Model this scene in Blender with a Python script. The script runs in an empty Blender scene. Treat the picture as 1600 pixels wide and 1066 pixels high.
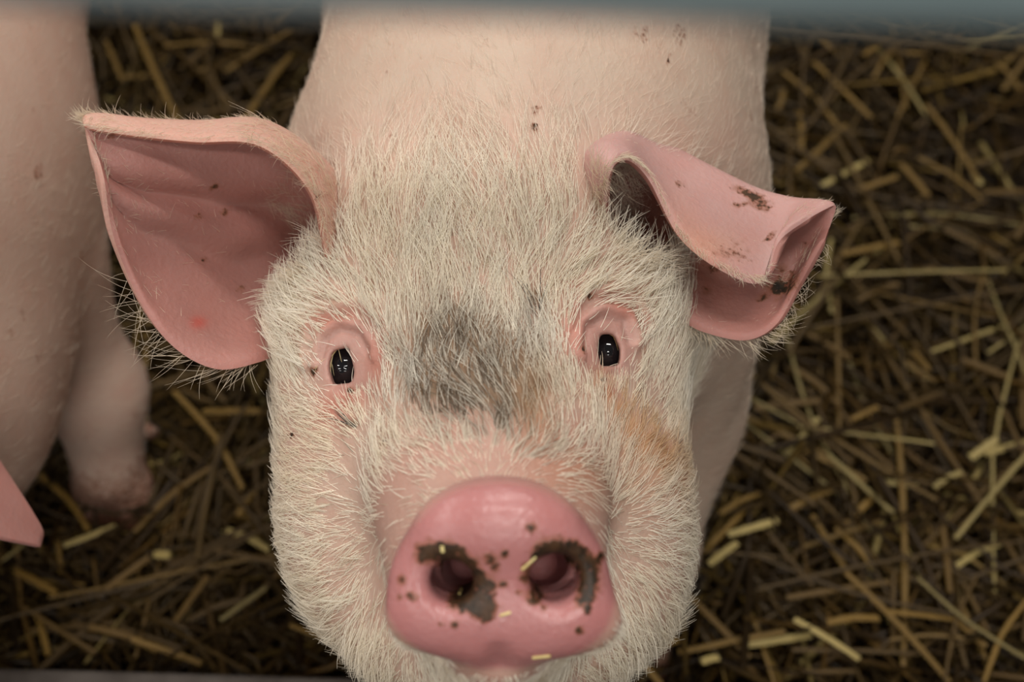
import bpy, math
import numpy as np
from mathutils import Matrix, Vector

rng = np.random.default_rng(7)
scene = bpy.context.scene
col = scene.collection

# ------------------------------------------------------------------ camera
CAM_H, PITCH, ROLL, LENS = 1.03, 55.0, 1.6, 57.0
FPX = 1600 * LENS / 36.0
Rm = np.array((Matrix.Rotation(math.radians(90 - PITCH), 3, 'X') @ Matrix.Rotation(math.radians(ROLL), 3, 'Z')))
CAM = np.array([0.0, 0.0, CAM_H])
AX_R, AX_U, AX_T = Rm[:, 0].copy(), Rm[:, 1].copy(), Rm[:, 2].copy()   # image right, image up, towards the camera
cd = bpy.data.cameras.new('camera')
cam = bpy.data.objects.new('camera', cd)
col.objects.link(cam)
cam.matrix_world = Matrix.Translation(Vector(CAM)) @ Matrix(Rm.tolist()).to_4x4()
cd.lens, cd.sensor_width, cd.clip_start = LENS, 36.0, 0.02
cd.dof.use_dof = True
cd.dof.focus_distance = 0.712
cd.dof.aperture_fstop = 6.2
scene.camera = cam
scene.cycles.max_bounces = 6
scene.cycles.diffuse_bounces = 3
scene.cycles.glossy_bounces = 2
scene.cycles.transmission_bounces = 4

# ------------------------------------------------------------------ light
world = bpy.data.worlds.new('barn_light')
scene.world = world
world.use_nodes = True
bg = world.node_tree.nodes['Background']
bg.inputs[0].default_value = (1.0, 0.95, 0.89, 1)
bg.inputs[1].default_value = 0.11
for lx in (0.25, -2.3):                            # the two rows of barn strip lamps mirrored in the pig's eyes
    for ly in (-4.2, -2.6, -1.05, 0.35, 1.8, 3.2):
        ld = bpy.data.lights.new('strip_lamp_offscreen', 'AREA')
        ld.shape = 'RECTANGLE'
        ld.size, ld.size_y = 1.0, 0.16
        ld.energy = 18.0
        ld.color = (1.0, 0.965, 0.91)
        lo = bpy.data.objects.new('strip_lamp_offscreen', ld)
        lo.location = (lx, ly, 2.8)
        col.objects.link(lo)
vs = scene.view_settings
vs.view_transform = 'Standard'
vs.look = 'None'
vs.gamma = 1.0
vs.use_curve_mapping = False
vs.exposure = 0.25

# ------------------------------------------------------------------ helpers
def P(px, py, Z):
    """photo pixel + depth along the camera axis -> world point"""
    px, py, Z = np.broadcast_arrays(np.asarray(px, float), np.asarray(py, float), np.asarray(Z, float))
    c = np.stack([(px - 800) / FPX * Z, -(py - 533) / FPX * Z, -Z], -1)
    return c @ Rm.T + CAM

def proj(w):
    c = (np.asarray(w, float) - CAM) @ Rm
    Z = -c[..., 2]
    return 800 + FPX * c[..., 0] / Z, 533 - FPX * c[..., 1] / Z, Z

def ground(px, py, h=0.0):
    """photo pixel -> point at height h"""
    d = P(px, py, 1.0) - CAM
    return CAM + d * ((h - CAM_H) / d[..., 2:3])

def lin(r, g, b):
    c = np.array([r, g, b], float) / 255
    return np.where(c <= 0.04045, c / 12.92, ((c + 0.055) / 1.055) ** 2.4)

def sstep(a, b, x):
    t = np.clip((x - a) / (b - a), 0, 1)
    return t * t * (3 - 2 * t)

def hash01(*k):
    s = sum(np.asarray(v, float) * m for v, m in zip(k, (12.9898, 78.233, 37.719, 91.17)))
    return np.mod(np.sin(s) * 43758.5453, 1.0)

def vnoise(p, scale, seed=0.0):
    """smooth value noise on points (n,3), 0..1"""
    q = np.asarray(p) * scale + seed * 17.3
    i = np.floor(q); f = q - i
    f = f * f * (3 - 2 * f)
    out = 0
    for dx in (0, 1):
        for dy in (0, 1):
            for dz in (0, 1):
                w = (f[:, 0] if dx else 1 - f[:, 0]) * (f[:, 1] if dy else 1 - f[:, 1]) * (f[:, 2] if dz else 1 - f[:, 2])
                out = out + w * hash01(i[:, 0] + dx, i[:, 1] + dy, i[:, 2] + dz)
    return out

def mesh_object(name, V, F, mat, parent=None, smooth=True):
    me = bpy.data.meshes.new(name)
    V = np.asarray(V, np.float32)
    if isinstance(F, np.ndarray):
        n, k = F.shape
        me.vertices.add(len(V)); me.vertices.foreach_set('co', V.ravel())
        me.loops.add(n * k); me.loops.foreach_set('vertex_index', F.astype(np.int32).ravel())
        me.polygons.add(n)
        me.polygons.foreach_set('loop_start', np.arange(0, n * k, k, dtype=np.int32))
        me.polygons.foreach_set('loop_total', np.full(n, k, np.int32))
        me.update(calc_edges=True)
    else:
        me.from_pydata([tuple(v) for v in V], [], F)
        me.update()
    me.polygons.foreach_set('use_smooth', np.full(len(me.polygons), smooth))
    me.materials.append(mat)
    ob = bpy.data.objects.new(name, me)
    col.objects.link(ob)
    if parent: ob.parent = parent
    return ob

def attr_color(me, name, c):
    a = me.attributes.new(name, 'FLOAT_COLOR', 'POINT')
    c4 = np.ones((len(c), 4), np.float32); c4[:, :3] = c
    a.data.foreach_set('color', c4.ravel())

def attr_float(me, name, v):
    a = me.attributes.new(name, 'FLOAT', 'POINT')
    a.data.foreach_set('value', np.asarray(v, np.float32))

def tag(o, label=None, category=None, group=None, kind=None):
    for k, v in (('label', label), ('category', category), ('group', group), ('kind', kind)):
        if v: o[k] = v
    return o

def empty(name, loc):
    e = bpy.data.objects.new(name, None)
    e.empty_display_size = 0.05
    e.location = loc
    col.objects.link(e)
    return e

def keep(ob, parent):
    """parent without moving the world-space mesh"""
    ob.parent = parent
    ob.matrix_parent_inverse = Matrix.Translation(parent.location).inverted()
    return ob

# ------------------------------------------------------------------ materials
def new_mat(name):
    m = bpy.data.materials.new(name)
    m.use_nodes = True
    nt = m.node_tree
    return m, nt, nt.nodes['Principled BSDF']

def node(nt, kind, **kw):
    n = nt.nodes.new(kind)
    for k, v in kw.items():
        setattr(n, k, v)
    return n

def math_node(nt, op, a, b=None):
    n = node(nt, 'ShaderNodeMath', operation=op)
    for i, v in enumerate((a, b)):
        if v is None: continue
        if isinstance(v, (int, float)): n.inputs[i].default_value = v
        else: nt.links.new(v, n.inputs[i])
    return n.outputs[0]

def mix_rgb(nt, fac, a, b, mode='MIX'):
    n = node(nt, 'ShaderNodeMix', data_type='RGBA', blend_type=mode)
    for s, v in ((n.inputs['Factor'], fac), (n.inputs[6], a), (n.inputs[7], b)):
        if isinstance(v, (int, float)): s.default_value = v
        elif isinstance(v, (tuple, list, np.ndarray)): s.default_value = (*v[:3], 1)
        else: nt.links.new(v, s)
    return n.outputs[2]

def skin_material(name, sss=0.25):
    m, nt, b = new_mat(name)
    tc = node(nt, 'ShaderNodeTexCoord').outputs['Object']
    a = node(nt, 'ShaderNodeAttribute', attribute_name='col').outputs['Color']
    dirt = node(nt, 'ShaderNodeAttribute', attribute_name='dirt').outputs['Fac']
    wet = node(nt, 'ShaderNodeAttribute', attribute_name='wet').outputs['Fac']
    n1 = node(nt, 'ShaderNodeTexNoise'); n1.inputs['Scale'].default_value = 45; n1.inputs['Detail'].default_value = 5
    n2 = node(nt, 'ShaderNodeTexNoise'); n2.inputs['Scale'].default_value = 420; n2.inputs['Detail'].default_value = 4
    n3 = node(nt, 'ShaderNodeTexNoise'); n3.inputs['Scale'].default_value = 210; n3.inputs['Detail'].default_value = 3
    for n in (n1, n2, n3): nt.links.new(tc, n.inputs['Vector'])
    f1 = math_node(nt, 'MULTIPLY', math_node(nt, 'SUBTRACT', n1.outputs['Fac'], 0.42), 1.3)
    n_cl = node(nt, 'ShaderNodeClamp'); nt.links.new(f1, n_cl.inputs[0])
    c1 = mix_rgb(nt, n_cl.outputs[0], a, lin(240, 196, 184), 'MULTIPLY')
    cc = mix_rgb(nt, 0.55, a, c1)
    # mud: the mask painted on the surface is broken up by fine noise
    d = math_node(nt, 'ADD', dirt, math_node(nt, 'MULTIPLY', math_node(nt, 'SUBTRACT', n2.outputs['Fac'], 0.5), 1.9))
    mr = node(nt, 'ShaderNodeMapRange', interpolation_type='SMOOTHSTEP')
    mr.inputs[1].default_value, mr.inputs[2].default_value = 0.30, 0.80
    nt.links.new(d, mr.inputs[0])
    dm = math_node(nt, 'MULTIPLY', mr.outputs[0], math_node(nt, 'GREATER_THAN', dirt, 0.06))
    mw = node(nt, 'ShaderNodeMapRange'); mw.inputs[1].default_value, mw.inputs[2].default_value = 0.36, 0.66
    nt.links.new(n3.outputs['Fac'], mw.inputs[0])
    thick = math_node(nt, 'POWER', mr.outputs[0], 3.0)
    mud = mix_rgb(nt, math_node(nt, 'MULTIPLY', mw.outputs[0], 0.8), lin(30, 23, 13), lin(84, 56, 34))
    mud = mix_rgb(nt, thick, lin(124, 72, 46), mud)
    rs = node(nt, 'ShaderNodeMapRange', interpolation_type='SMOOTHSTEP')
    rs.inputs[1].default_value, rs.inputs[2].default_value, rs.inputs[4].default_value = 0.10, 0.55, 0.6
    nt.links.new(math_node(nt, 'ADD', dirt, math_node(nt, 'MULTIPLY', math_node(nt, 'SUBTRACT', n3.outputs['Fac'], 0.5), 1.0)), rs.inputs[0])
    rusty = math_node(nt, 'MULTIPLY', rs.outputs[0], math_node(nt, 'GREATER_THAN', dirt, 0.03))
    cc = mix_rgb(nt, rusty, cc, lin(138, 86, 60))
    fin = mix_rgb(nt, dm, cc, mud)
    nt.links.new(fin, b.inputs['Base Color'])
    rough = math_node(nt, 'SUBTRACT', 0.62, math_node(nt, 'MULTIPLY', wet, 0.42))
    rough = math_node(nt, 'ADD', rough, math_node(nt, 'MULTIPLY', dm, 0.25))
    nt.links.new(rough, b.inputs['Roughness'])
    b.inputs['Specular IOR Level'].default_value = 0.4
    b.inputs['Subsurface Weight'].default_value = sss
    b.inputs['Subsurface Radius'].default_value = (1.0, 0.35, 0.25)
    b.inputs['Subsurface Scale'].default_value = 0.006
    bp = node(nt, 'ShaderNodeBump')
    bp.inputs['Strength'].default_value = 0.35; bp.inputs['Distance'].default_value = 0.0012
    h = math_node(nt, 'ADD', n2.outputs['Fac'], math_node(nt, 'MULTIPLY', dm, 0.8))
    nt.links.new(h, bp.inputs['Height']); nt.links.new(bp.outputs[0], b.inputs['Normal'])
    return m

def hair_material(name):
    m, nt, b = new_mat(name)
    out = nt.nodes['Material Output']
    nt.nodes.remove(b)
    a = node(nt, 'ShaderNodeAttribute', attribute_name='hcol').outputs['Color']
    d = node(nt, 'ShaderNodeBsdfDiffuse'); t = node(nt, 'ShaderNodeBsdfTranslucent')
    g = node(nt, 'ShaderNodeBsdfAnisotropic'); g.inputs['Roughness'].default_value = 0.35
    nt.links.new(a, d.inputs['Color']); nt.links.new(a, t.inputs['Color'])
    mx = node(nt, 'ShaderNodeMixShader'); mx.inputs[0].default_value = 0.4
    nt.links.new(d.outputs[0], mx.inputs[1]); nt.links.new(t.outputs[0], mx.inputs[2])
    mx2 = node(nt, 'ShaderNodeMixShader'); mx2.inputs[0].default_value = 0.07
    nt.links.new(mx.outputs[0], mx2.inputs[1]); nt.links.new(g.outputs[0], mx2.inputs[2])
    nt.links.new(mx2.outputs[0], out.inputs[0])
    return m

M_SKIN = skin_material('pig_skin')
M_EAR = skin_material('ear_skin', 0.35)
M_HAIR = hair_material('pig_hair')
M_EYE, _nt, _b = new_mat('eye')
_b.inputs['Base Color'].default_value = (0.006, 0.007, 0.010, 1)
_b.inputs['Roughness'].default_value = 0.04
_lw = node(_nt, 'ShaderNodeTexNoise'); _lw.inputs['Scale'].default_value = 90
_nt.links.new(mix_rgb(_nt, _lw.outputs['Fac'], (0.004, 0.005, 0.008), (0.012, 0.010, 0.010)), _b.inputs['Base Color'])

# ------------------------------------------------------------------ implicit sculpting
class Sculpt:
    """list of smooth-blended solids, turned into one continuous surface"""
    def __init__(s): s.ops = []
    def add(s, fn, lo, hi, k, mode='u'): s.ops.append((fn, np.asarray(lo, float), np.asarray(hi, float), k, mode))
    def ellipsoid(s, c, r, axes=None, k=0.03, mode='u'):
        c = np.asarray(c, float); r = np.asarray(r, float)
        A = np.eye(3) if axes is None else np.asarray(axes, float)     # rows are the axes
        e = np.sqrt(((A * r[:, None]) ** 2).sum(0))
        def fn(x, y, z):
            d = (x - c[0], y - c[1], z - c[2])
            q = [(A[i, 0] * d[0] + A[i, 1] * d[1] + A[i, 2] * d[2]) / r[i] for i in range(3)]
            k0 = np.sqrt(q[0] ** 2 + q[1] ** 2 + q[2] ** 2)
            k1 = np.sqrt((q[0] / r[0]) ** 2 + (q[1] / r[1]) ** 2 + (q[2] / r[2]) ** 2) + 1e-6
            return k0 * (k0 - 1) / k1
        s.add(fn, c - e, c + e, k, mode)
    def cone(s, a, ra, b, rb, k=0.02, mode='u'):
        a = np.asarray(a, float); b = np.asarray(b, float)
        ba = b - a; l2 = ba @ ba
        def fn(x, y, z):
            px, py, pz = x - a[0], y - a[1], z - a[2]
            h = np.clip((px * ba[0] + py * ba[1] + pz * ba[2]) / l2, 0, 1)
            d = np.sqrt((px - h * ba[0]) ** 2 + (py - h * ba[1]) ** 2 + (pz - h * ba[2]) ** 2)
            return d - (ra + (rb - ra) * h)
        m = max(ra, rb)
        s.add(fn, np.minimum(a, b) - m, np.maximum(a, b) + m, k, mode)
    def chain(s, pts, k=0.02, mode='u'):
        for (a, ra), (b, rb) in zip(pts[:-1], pts[1:]): s.cone(a, ra, b, rb, k, mode)
    def surface(s, gx, gy, gz):
        F = np.full((len(gx), len(gy), len(gz)), 0.08, np.float32)
        G = [g.astype(np.float32) for g in (gx, gy, gz)]
        for fn, lo, hi, k, mode in s.ops:
            m = k + 0.012
            sl = []
            for g, l, h in zip(G, lo, hi):
                i0 = max(0, np.searchsorted(g, l - m) - 1); i1 = min(len(g), np.searchsorted(g, h + m) + 1)
                sl.append(slice(i0, i1))
            if any(q.stop <= q.start for q in sl): continue
            sl = tuple(sl)
            d = fn(G[0][sl[0]][:, None, None], G[1][sl[1]][None, :, None], G[2][sl[2]][None, None, :]).astype(np.float32)
            f = F[sl]
            if mode == 'u':
                h = np.maximum(k - np.abs(f - d), 0) / k
                F[sl] = np.minimum(f, d) - h * h * k * 0.25
            else:
                h = np.maximum(k - np.abs(f + d), 0) / k
                F[sl] = np.maximum(f, -d) + h * h * k * 0.25
        return surface_nets(F, *G)

def surface_nets(F, gx, gy, gz):
    I = F < 0
    nx, ny, nz = F.shape
    cnt = np.zeros((nx - 1, ny - 1, nz - 1), np.int8)
    for a in (0, 1):
        for b in (0, 1):
            for c in (0, 1):
                cnt += I[a:nx - 1 + a, b:ny - 1 + b, c:nz - 1 + c]
    ci, cj, ck = np.nonzero((cnt > 0) & (cnt < 8))
    idx = np.full(cnt.shape, -1, np.int32); idx[ci, cj, ck] = np.arange(len(ci))
    S = np.zeros((len(ci), 3)); N = np.zeros(len(ci))
    corner = lambda o: (F[ci + o[0], cj + o[1], ck + o[2]].astype(float),
                        np.stack([gx[ci + o[0]], gy[cj + o[1]], gz[ck + o[2]]], 1))
    for ax in range(3):
        for u in (0, 1):
            for v in (0, 1):
                o = [0, 0, 0]; o[(ax + 1) % 3] = u; o[(ax + 2) % 3] = v
                e = list(o); e[ax] = 1
                fa, pa = corner(o); fb, pb = corner(e)
                x = (fa < 0) != (fb < 0)
                t = np.where(x, fa / np.where(x, fa - fb, 1), 0)
                S += np.where(x[:, None], pa + (pb - pa) * t[:, None], 0); N += x
    V = S / N[:, None]
    Q = []
    for ax in range(3):
        b, c = (ax + 1) % 3, (ax + 2) % 3
        lo = [slice(None)] * 3; hi = [slice(None)] * 3
        lo[ax] = slice(0, -1); hi[ax] = slice(1, None)
        x = I[tuple(lo)] != I[tuple(hi)]
        p = np.stack(np.nonzero(x), 1)
        p = p[(p[:, b] > 0) & (p[:, c] > 0) & (p[:, b] < F.shape[b] - 1) & (p[:, c] < F.shape[c] - 1)]
        ins = I[tuple(p.T)]
        q = []
        for db, dc in ((-1, -1), (0, -1), (0, 0), (-1, 0)):
            r = p.copy(); r[:, b] += db; r[:, c] += dc
            q.append(idx[tuple(r.T)])
        q = np.stack(q, 1)
        q[~ins] = q[~ins][:, ::-1]
        Q.append(q)
    Q = np.concatenate(Q)
    return V, Q[(Q >= 0).all(1)]

def smooth_verts(V, Q, it=2, w=0.5):
    n = len(V)
    e = np.concatenate([Q[:, [0, 1]], Q[:, [1, 2]], Q[:, [2, 3]], Q[:, [3, 0]]])
    deg = np.bincount(e[:, 0], minlength=n) + np.bincount(e[:, 1], minlength=n)
    for _ in range(it):
        acc = np.stack([np.bincount(e[:, 0], V[e[:, 1], a], n) + np.bincount(e[:, 1], V[e[:, 0], a], n) for a in range(3)], 1)
        V = V + w * (acc / np.maximum(deg, 1)[:, None] - V)
    return V

def quad_normals(V, Q):
    fn = np.cross(V[Q[:, 2]] - V[Q[:, 0]], V[Q[:, 3]] - V[Q[:, 1]])
    vn = np.stack([sum(np.bincount(Q[:, i], fn[:, a], len(V)) for i in range(4)) for a in range(3)], 1)
    return vn / (np.linalg.norm(vn, axis=1, keepdims=True) + 1e-12), np.linalg.norm(fn, axis=1) * 0.5

def graded(lo, f0, f1, hi, fine, grow=1.12, cap=0.009):
    """grid lines: fine between f0 and f1, widening outside"""
    mid = list(np.arange(f0, f1, fine))
    up, st = [mid[-1]], fine
    while up[-1] < hi: st = min(st * grow, cap); up.append(up[-1] + st)
    dn, st = [mid[0]], fine
    while dn[-1] > lo: st = min(st * grow, cap); dn.append(dn[-1] - st)
    return np.array(dn[::-1][:-1] + mid + up[1:])

# ------------------------------------------------------------------ the hair builder
def strands(name, root, tang, nrm, length, lift, colr, parent, radius=0.00013, n=6, curl=0.25, droop=0.5, clump=0.006, clump_pull=0.35):
    N = len(root)
    cell = np.floor(root / clump + 0.35 * (vnoise(root, 90) [:, None]))
    h1 = hash01(cell[:, 0], cell[:, 1], cell[:, 2]) - 0.5
    h2 = hash01(cell[:, 1] + 3.1, cell[:, 2], cell[:, 0]) - 0.5
    side = np.cross(nrm, tang)
    ctr = (cell + 0.5) * clump
    pull = ctr - root
    pull = pull - nrm * (pull * nrm).sum(1, keepdims=True)
    r1, r2, r3 = rng.normal(size=N), rng.normal(size=N), rng.random(N)
    sw = (h1 * 1.0 + r1 * 0.16)[:, None]
    lf = np.clip(lift + h2 * 0.35 + r2 * 0.10, 0.04, 1.4)[:, None]
    L = (length * (0.65 + 0.6 * r3))[:, None]
    d0 = tang * np.cos(lf) + nrm * np.sin(lf) + side * sw * 0.6
    pts = np.zeros((N, n, 3))
    ph = rng.random(N)[:, None] * 6.28
    for i in range(n):
        u = i / (n - 1)
        pts[:, i] = (root - nrm * 0.0006 + L * (d0 * u - nrm * np.sin(lf) * droop * u * u + side * (curl * (0.5 * sw + 0.25 * r1[:, None] + 0.15 * np.sin(ph)) * u * u))
                     + pull * clump_pull * u)
    hc = bpy.data.hair_curves.new(name)
    hc.add_curves([n] * N)
    hc.attributes['position'].data.foreach_set('vector', pts.astype(np.float32).ravel())
    ra = hc.attributes.get('radius') or hc.attributes.new('radius', 'FLOAT', 'POINT')
    prof = np.array([1.0, 1.0, 0.9, 0.75, 0.55, 0.25])[np.linspace(0, 5, n).round().astype(int)]
    ra.data.foreach_set('value', (np.repeat((radius * (0.8 + 0.4 * rng.random(N)))[:, None], n, 1) * prof).astype(np.float32).ravel())
    ca = hc.attributes.new('hcol', 'FLOAT_COLOR', 'CURVE')
    c4 = np.ones((N, 4), np.float32); c4[:, :3] = np.clip(colr, 0, 1)
    ca.data.foreach_set('color', c4.ravel())
    hc.materials.append(M_HAIR)
    ob = bpy.data.objects.new(name, hc)
    col.objects.link(ob)
    if parent: keep(ob, parent)
    return ob

def sample_quads(V, Q, VN, area, weight, count):
    w = area * weight
    f = rng.choice(len(Q), size=count, p=w / w.sum())
    u, v = rng.random(count)[:, None], rng.random(count)[:, None]
    a, b, c, d = (Q[f, i] for i in range(4))
    bl = lambda A: (A[a] * (1 - u) + A[b] * u) * (1 - v) + (A[d] * (1 - u) + A[c] * u) * v
    n = bl(VN)
    return bl(V), n / (np.linalg.norm(n, axis=1, keepdims=True) + 1e-12), f

def tangent(d, n):
    t = d - n * (d * n).sum(1, keepdims=True)
    return t / (np.linalg.norm(t, axis=1, keepdims=True) + 1e-9)

# ------------------------------------------------------------------ setting: floor, kerb
def noise_mat(name, c1, c2, scale, rough=0.9, bump=0.4, dist=0.004, metallic=0.0):
    m, nt, b = new_mat(name)
    tc = node(nt, 'ShaderNodeTexCoord').outputs['Object']
    n = node(nt, 'ShaderNodeTexNoise'); n.inputs['Scale'].default_value = scale; n.inputs['Detail'].default_value = 6
    nt.links.new(tc, n.inputs['Vector'])
    r = node(nt, 'ShaderNodeValToRGB')
    r.color_ramp.elements[0].position, r.color_ramp.elements[1].position = 0.35, 0.68
    r.color_ramp.elements[0].color, r.color_ramp.elements[1].color = (*c1, 1), (*c2, 1)
    nt.links.new(n.outputs['Fac'], r.inputs[0]); nt.links.new(r.outputs[0], b.inputs['Base Color'])
    b.inputs['Roughness'].default_value = rough
    b.inputs['Metallic'].default_value = metallic
    bp = node(nt, 'ShaderNodeBump'); bp.inputs['Strength'].default_value = bump; bp.inputs['Distance'].default_value = dist
    nt.links.new(n.outputs['Fac'], bp.inputs['Height']); nt.links.new(bp.outputs[0], b.inputs['Normal'])
    return m

def box(name, lo, hi, mat, parent=None, bevel=0.0):
    lo, hi = np.array(lo, float), np.array(hi, float)
    V = [(x, y, z) for x in (lo[0], hi[0]) for y in (lo[1], hi[1]) for z in (lo[2], hi[2])]
    F = [(0, 1, 3, 2), (4, 6, 7, 5), (0, 4, 5, 1), (2, 3, 7, 6), (0, 2, 6, 4), (1, 5, 7, 3)]
    o = mesh_object(name, V, F, mat, parent, smooth=False)
    if bevel:
        b = o.modifiers.new('edge', 'BEVEL'); b.width = bevel; b.segments = 3
    return o

M_FLOOR = noise_mat('trampled_dung_floor', lin(30, 20, 10), lin(62, 44, 22), 22, 0.85, 0.8, 0.01)
floor = tag(box('floor', (-2.2, -0.9, -0.06), (2.2, 3.0, 0.0), M_FLOOR), kind='structure')
floor['label'] = 'dark trampled pen floor under the straw'
KERB_Y, KERB_Z = 0.405, 0.085
M_KERB = noise_mat('worn_concrete', lin(62, 54, 48), lin(98, 90, 84), 30, 0.8, 0.5, 0.003)
kerb = tag(box('trim_1', (-2.2, 0.06, 0.0), (2.2, KERB_Y, KERB_Z), M_KERB, bevel=0.006), kind='structure')
kerb['label'] = 'low grey concrete kerb along the front of the pen'

M_PEN = noise_mat('pen_boards', lin(70, 60, 50), lin(104, 92, 78), 9, 0.85, 0.4, 0.003)
for nm, lo, hi in (('wall_back', (-2.2, 2.94, 0.0), (2.2, 3.0, 1.05)), ('wall_left', (-2.2, 0.41, 0.0), (-2.14, 2.94, 1.05)), ('wall_right', (2.14, 0.41, 0.0), (2.2, 2.94, 1.05))):
    tag(box(nm, lo, hi, M_PEN), kind='structure')['label'] = 'grey pen partition'

# ------------------------------------------------------------------ gate with a galvanised top rail
M_RAIL = noise_mat('galvanised_steel', lin(140, 160, 164), lin(168, 184, 188), 14, 0.5, 0.15, 0.001, 0.0)
def tube(name, a, b, r, mat, parent, seg=24, rings=1):
    a, b = np.asarray(a, float), np.asarray(b, float)
    d = (b - a) / np.linalg.norm(b - a)
    u = np.cross(d, (0, 0, 1) if abs(d[2]) < 0.9 else (1, 0, 0)); u /= np.linalg.norm(u); v = np.cross(d, u)
    V, F = [], []
    for i in range(2):
        for j in range(seg):
            t = 2 * math.pi * j / seg
            V.append((a, b)[i] + r * (u * math.cos(t) + v * math.sin(t)))
    for j in range(seg): F.append((j, (j + 1) % seg, seg + (j + 1) % seg, seg + j))
    F += [tuple(range(seg))[::-1], tuple(range(seg, 2 * seg))]
    o = mesh_object(name, V, F, mat)
    return keep(o, parent)
RAIL_R = 0.021
rc = P(800, 26 - RAIL_R / 0.22 * FPX, 0.22)
gate = tag(empty('pen_gate', (0, rc[1], KERB_Z)), 'blurred grey metal pen gate rail above the pig\'s back', 'gate')
tube('rail', (-1.0, rc[1], rc[2]), (1.0, rc[1], rc[2]), RAIL_R, M_RAIL, gate, 32)
for sx in (-1, 1):
    tube('post', (sx * 1.0, rc[1], KERB_Z), (sx * 1.0, rc[1], rc[2] + 0.06), 0.028, M_RAIL, gate)

# ------------------------------------------------------------------ the pig that looks up
CAMAX = np.stack([AX_R, AX_U, AX_T])
def rolled(deg):
    c, s_ = math.cos(math.radians(deg)), math.sin(math.radians(deg))
    return np.stack([AX_R * c + AX_U * s_, AX_U * c - AX_R * s_, AX_T])

S = Sculpt()
# trunk, neck, shoulders (world axes)
S.ellipsoid((0.014, 0.72, 0.33), (0.129, 0.29, 0.170), k=0.05)
S.ellipsoid((0.016, 0.93, 0.325), (0.143, 0.30, 0.178), k=0.06)
S.ellipsoid((0.020, 1.13, 0.345), (0.138, 0.20, 0.168), k=0.06)
S.ellipsoid((0.000, 0.56, 0.375), (0.112, 0.14, 0.118), k=0.05)
for sx in (-1, 1):
    cx = 0.002 + sx * 0.095
    S.ellipsoid((cx, 0.56, 0.255), (0.046, 0.085, 0.130), k=0.04)
    fx = 0.004 + sx * 0.080
    S.chain([((cx * 0.95, 0.53, 0.20), 0.046), ((fx, 0.475, 0.115), 0.031), ((fx, 0.462, 0.055), 0.025)], k=0.025)
    for dx in (-0.012, 0.012):
        S.cone((fx + dx, 0.458, 0.045), 0.016, (fx + dx * 1.1, 0.444, 0.014), 0.013, k=0.008)
        S.cone((fx + dx * 1.6, 0.492, 0.060), 0.007, (fx + dx * 1.8, 0.500, 0.044), 0.005, k=0.006)
    hx = 0.02 + sx * 0.095
    S.ellipsoid((hx, 1.15, 0.27), (0.06, 0.105, 0.14), k=0.05)
    S.chain([((hx, 1.11, 0.22), 0.055), ((hx, 1.19, 0.145), 0.030), ((hx, 1.165, 0.06), 0.024)], k=0.03)
    for dx in (-0.012, 0.012):
        S.cone((hx + dx, 1.160, 0.045), 0.016, (hx + dx * 1.1, 1.146, 0.014), 0.013, k=0.008)
# head (camera-aligned axes, sizes in metres)
def HE(px, py, Z, r, k=0.03, roll=0.0, mode='u'): S.ellipsoid(P(px, py, Z), r, rolled(roll), k, mode)
HE(745, 432, 0.795, (0.088, 0.074, 0.088), 0.04)            # skull
S.cone(P(770, 760, 0.80), 0.078, (0.0, 0.56, 0.35), 0.10, 0.04)   # throat
for px, py in ((532, 508), (942, 486)): HE(px, py, 0.746, (0.027, 0.026, 0.030), 0.03)    # brows
for px, py in ((588, 612), (912, 590)): HE(px, py, 0.766, (0.040, 0.040, 0.046), 0.03)    # cheek bones
for mx in (-1, 1):                                                                        # muzzle
    S.cone(P(748 + mx * 12, 560, 0.772), 0.059, P(775 + mx * 36, 876, 0.642), 0.033, 0.035)
HE(570, 772, 0.757, (0.039, 0.062, 0.055), 0.03, -6)        # cheeks
HE(952, 795, 0.757, (0.038, 0.058, 0.055), 0.03, 10)
HE(776, 965, 0.728, (0.066, 0.042, 0.062), 0.035)           # lower jaw
S.cone(P(776, 985, 0.70), 0.030, P(778, 975, 0.615), 0.024, 0.012)   # chin
HE(992, 335, 0.760, (0.019, 0.026, 0.040), 0.012, mode='d')   # ear hollows
HE(462, 385, 0.775, (0.018, 0.030, 0.036), 0.012, mode='d')
# snout disc: egg-shaped plate
DZ = 0.583
OUT = np.array([(770, 750), (850, 764), (905, 808), (943, 858), (957, 905), (946, 958), (902, 1004), (842, 1034), (772, 1042),
                (700, 1024), (640, 985), (607, 942), (602, 900), (620, 858), (658, 808), (702, 766)], float) - (780, 900)
_th = np.arctan2(-OUT[:, 1], OUT[:, 0]); _o = np.argsort(_th)
_th, _rr = _th[_o], np.hypot(OUT[:, 0], OUT[:, 1])[_o]
TH = np.concatenate([_th - 2 * math.pi, _th, _th + 2 * math.pi]); RRr = np.tile(_rr, 3)
_tf = np.linspace(-math.pi, math.pi, 721)
_rf = np.interp(_tf, TH, RRr)
for _ in range(40): _rf = 0.25 * np.roll(_rf, 3) + 0.5 * _rf + 0.25 * np.roll(_rf, -3)
disc_R = lambda a: np.interp(a, _tf, _rf)
DC = P(780, 915, DZ)
tilt = math.radians(13)
D_N = AX_T * math.cos(tilt) - AX_U * math.sin(tilt)       # upper edge nearer to the camera
D_U = AX_U * math.cos(tilt) + AX_T * math.sin(tilt)
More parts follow.
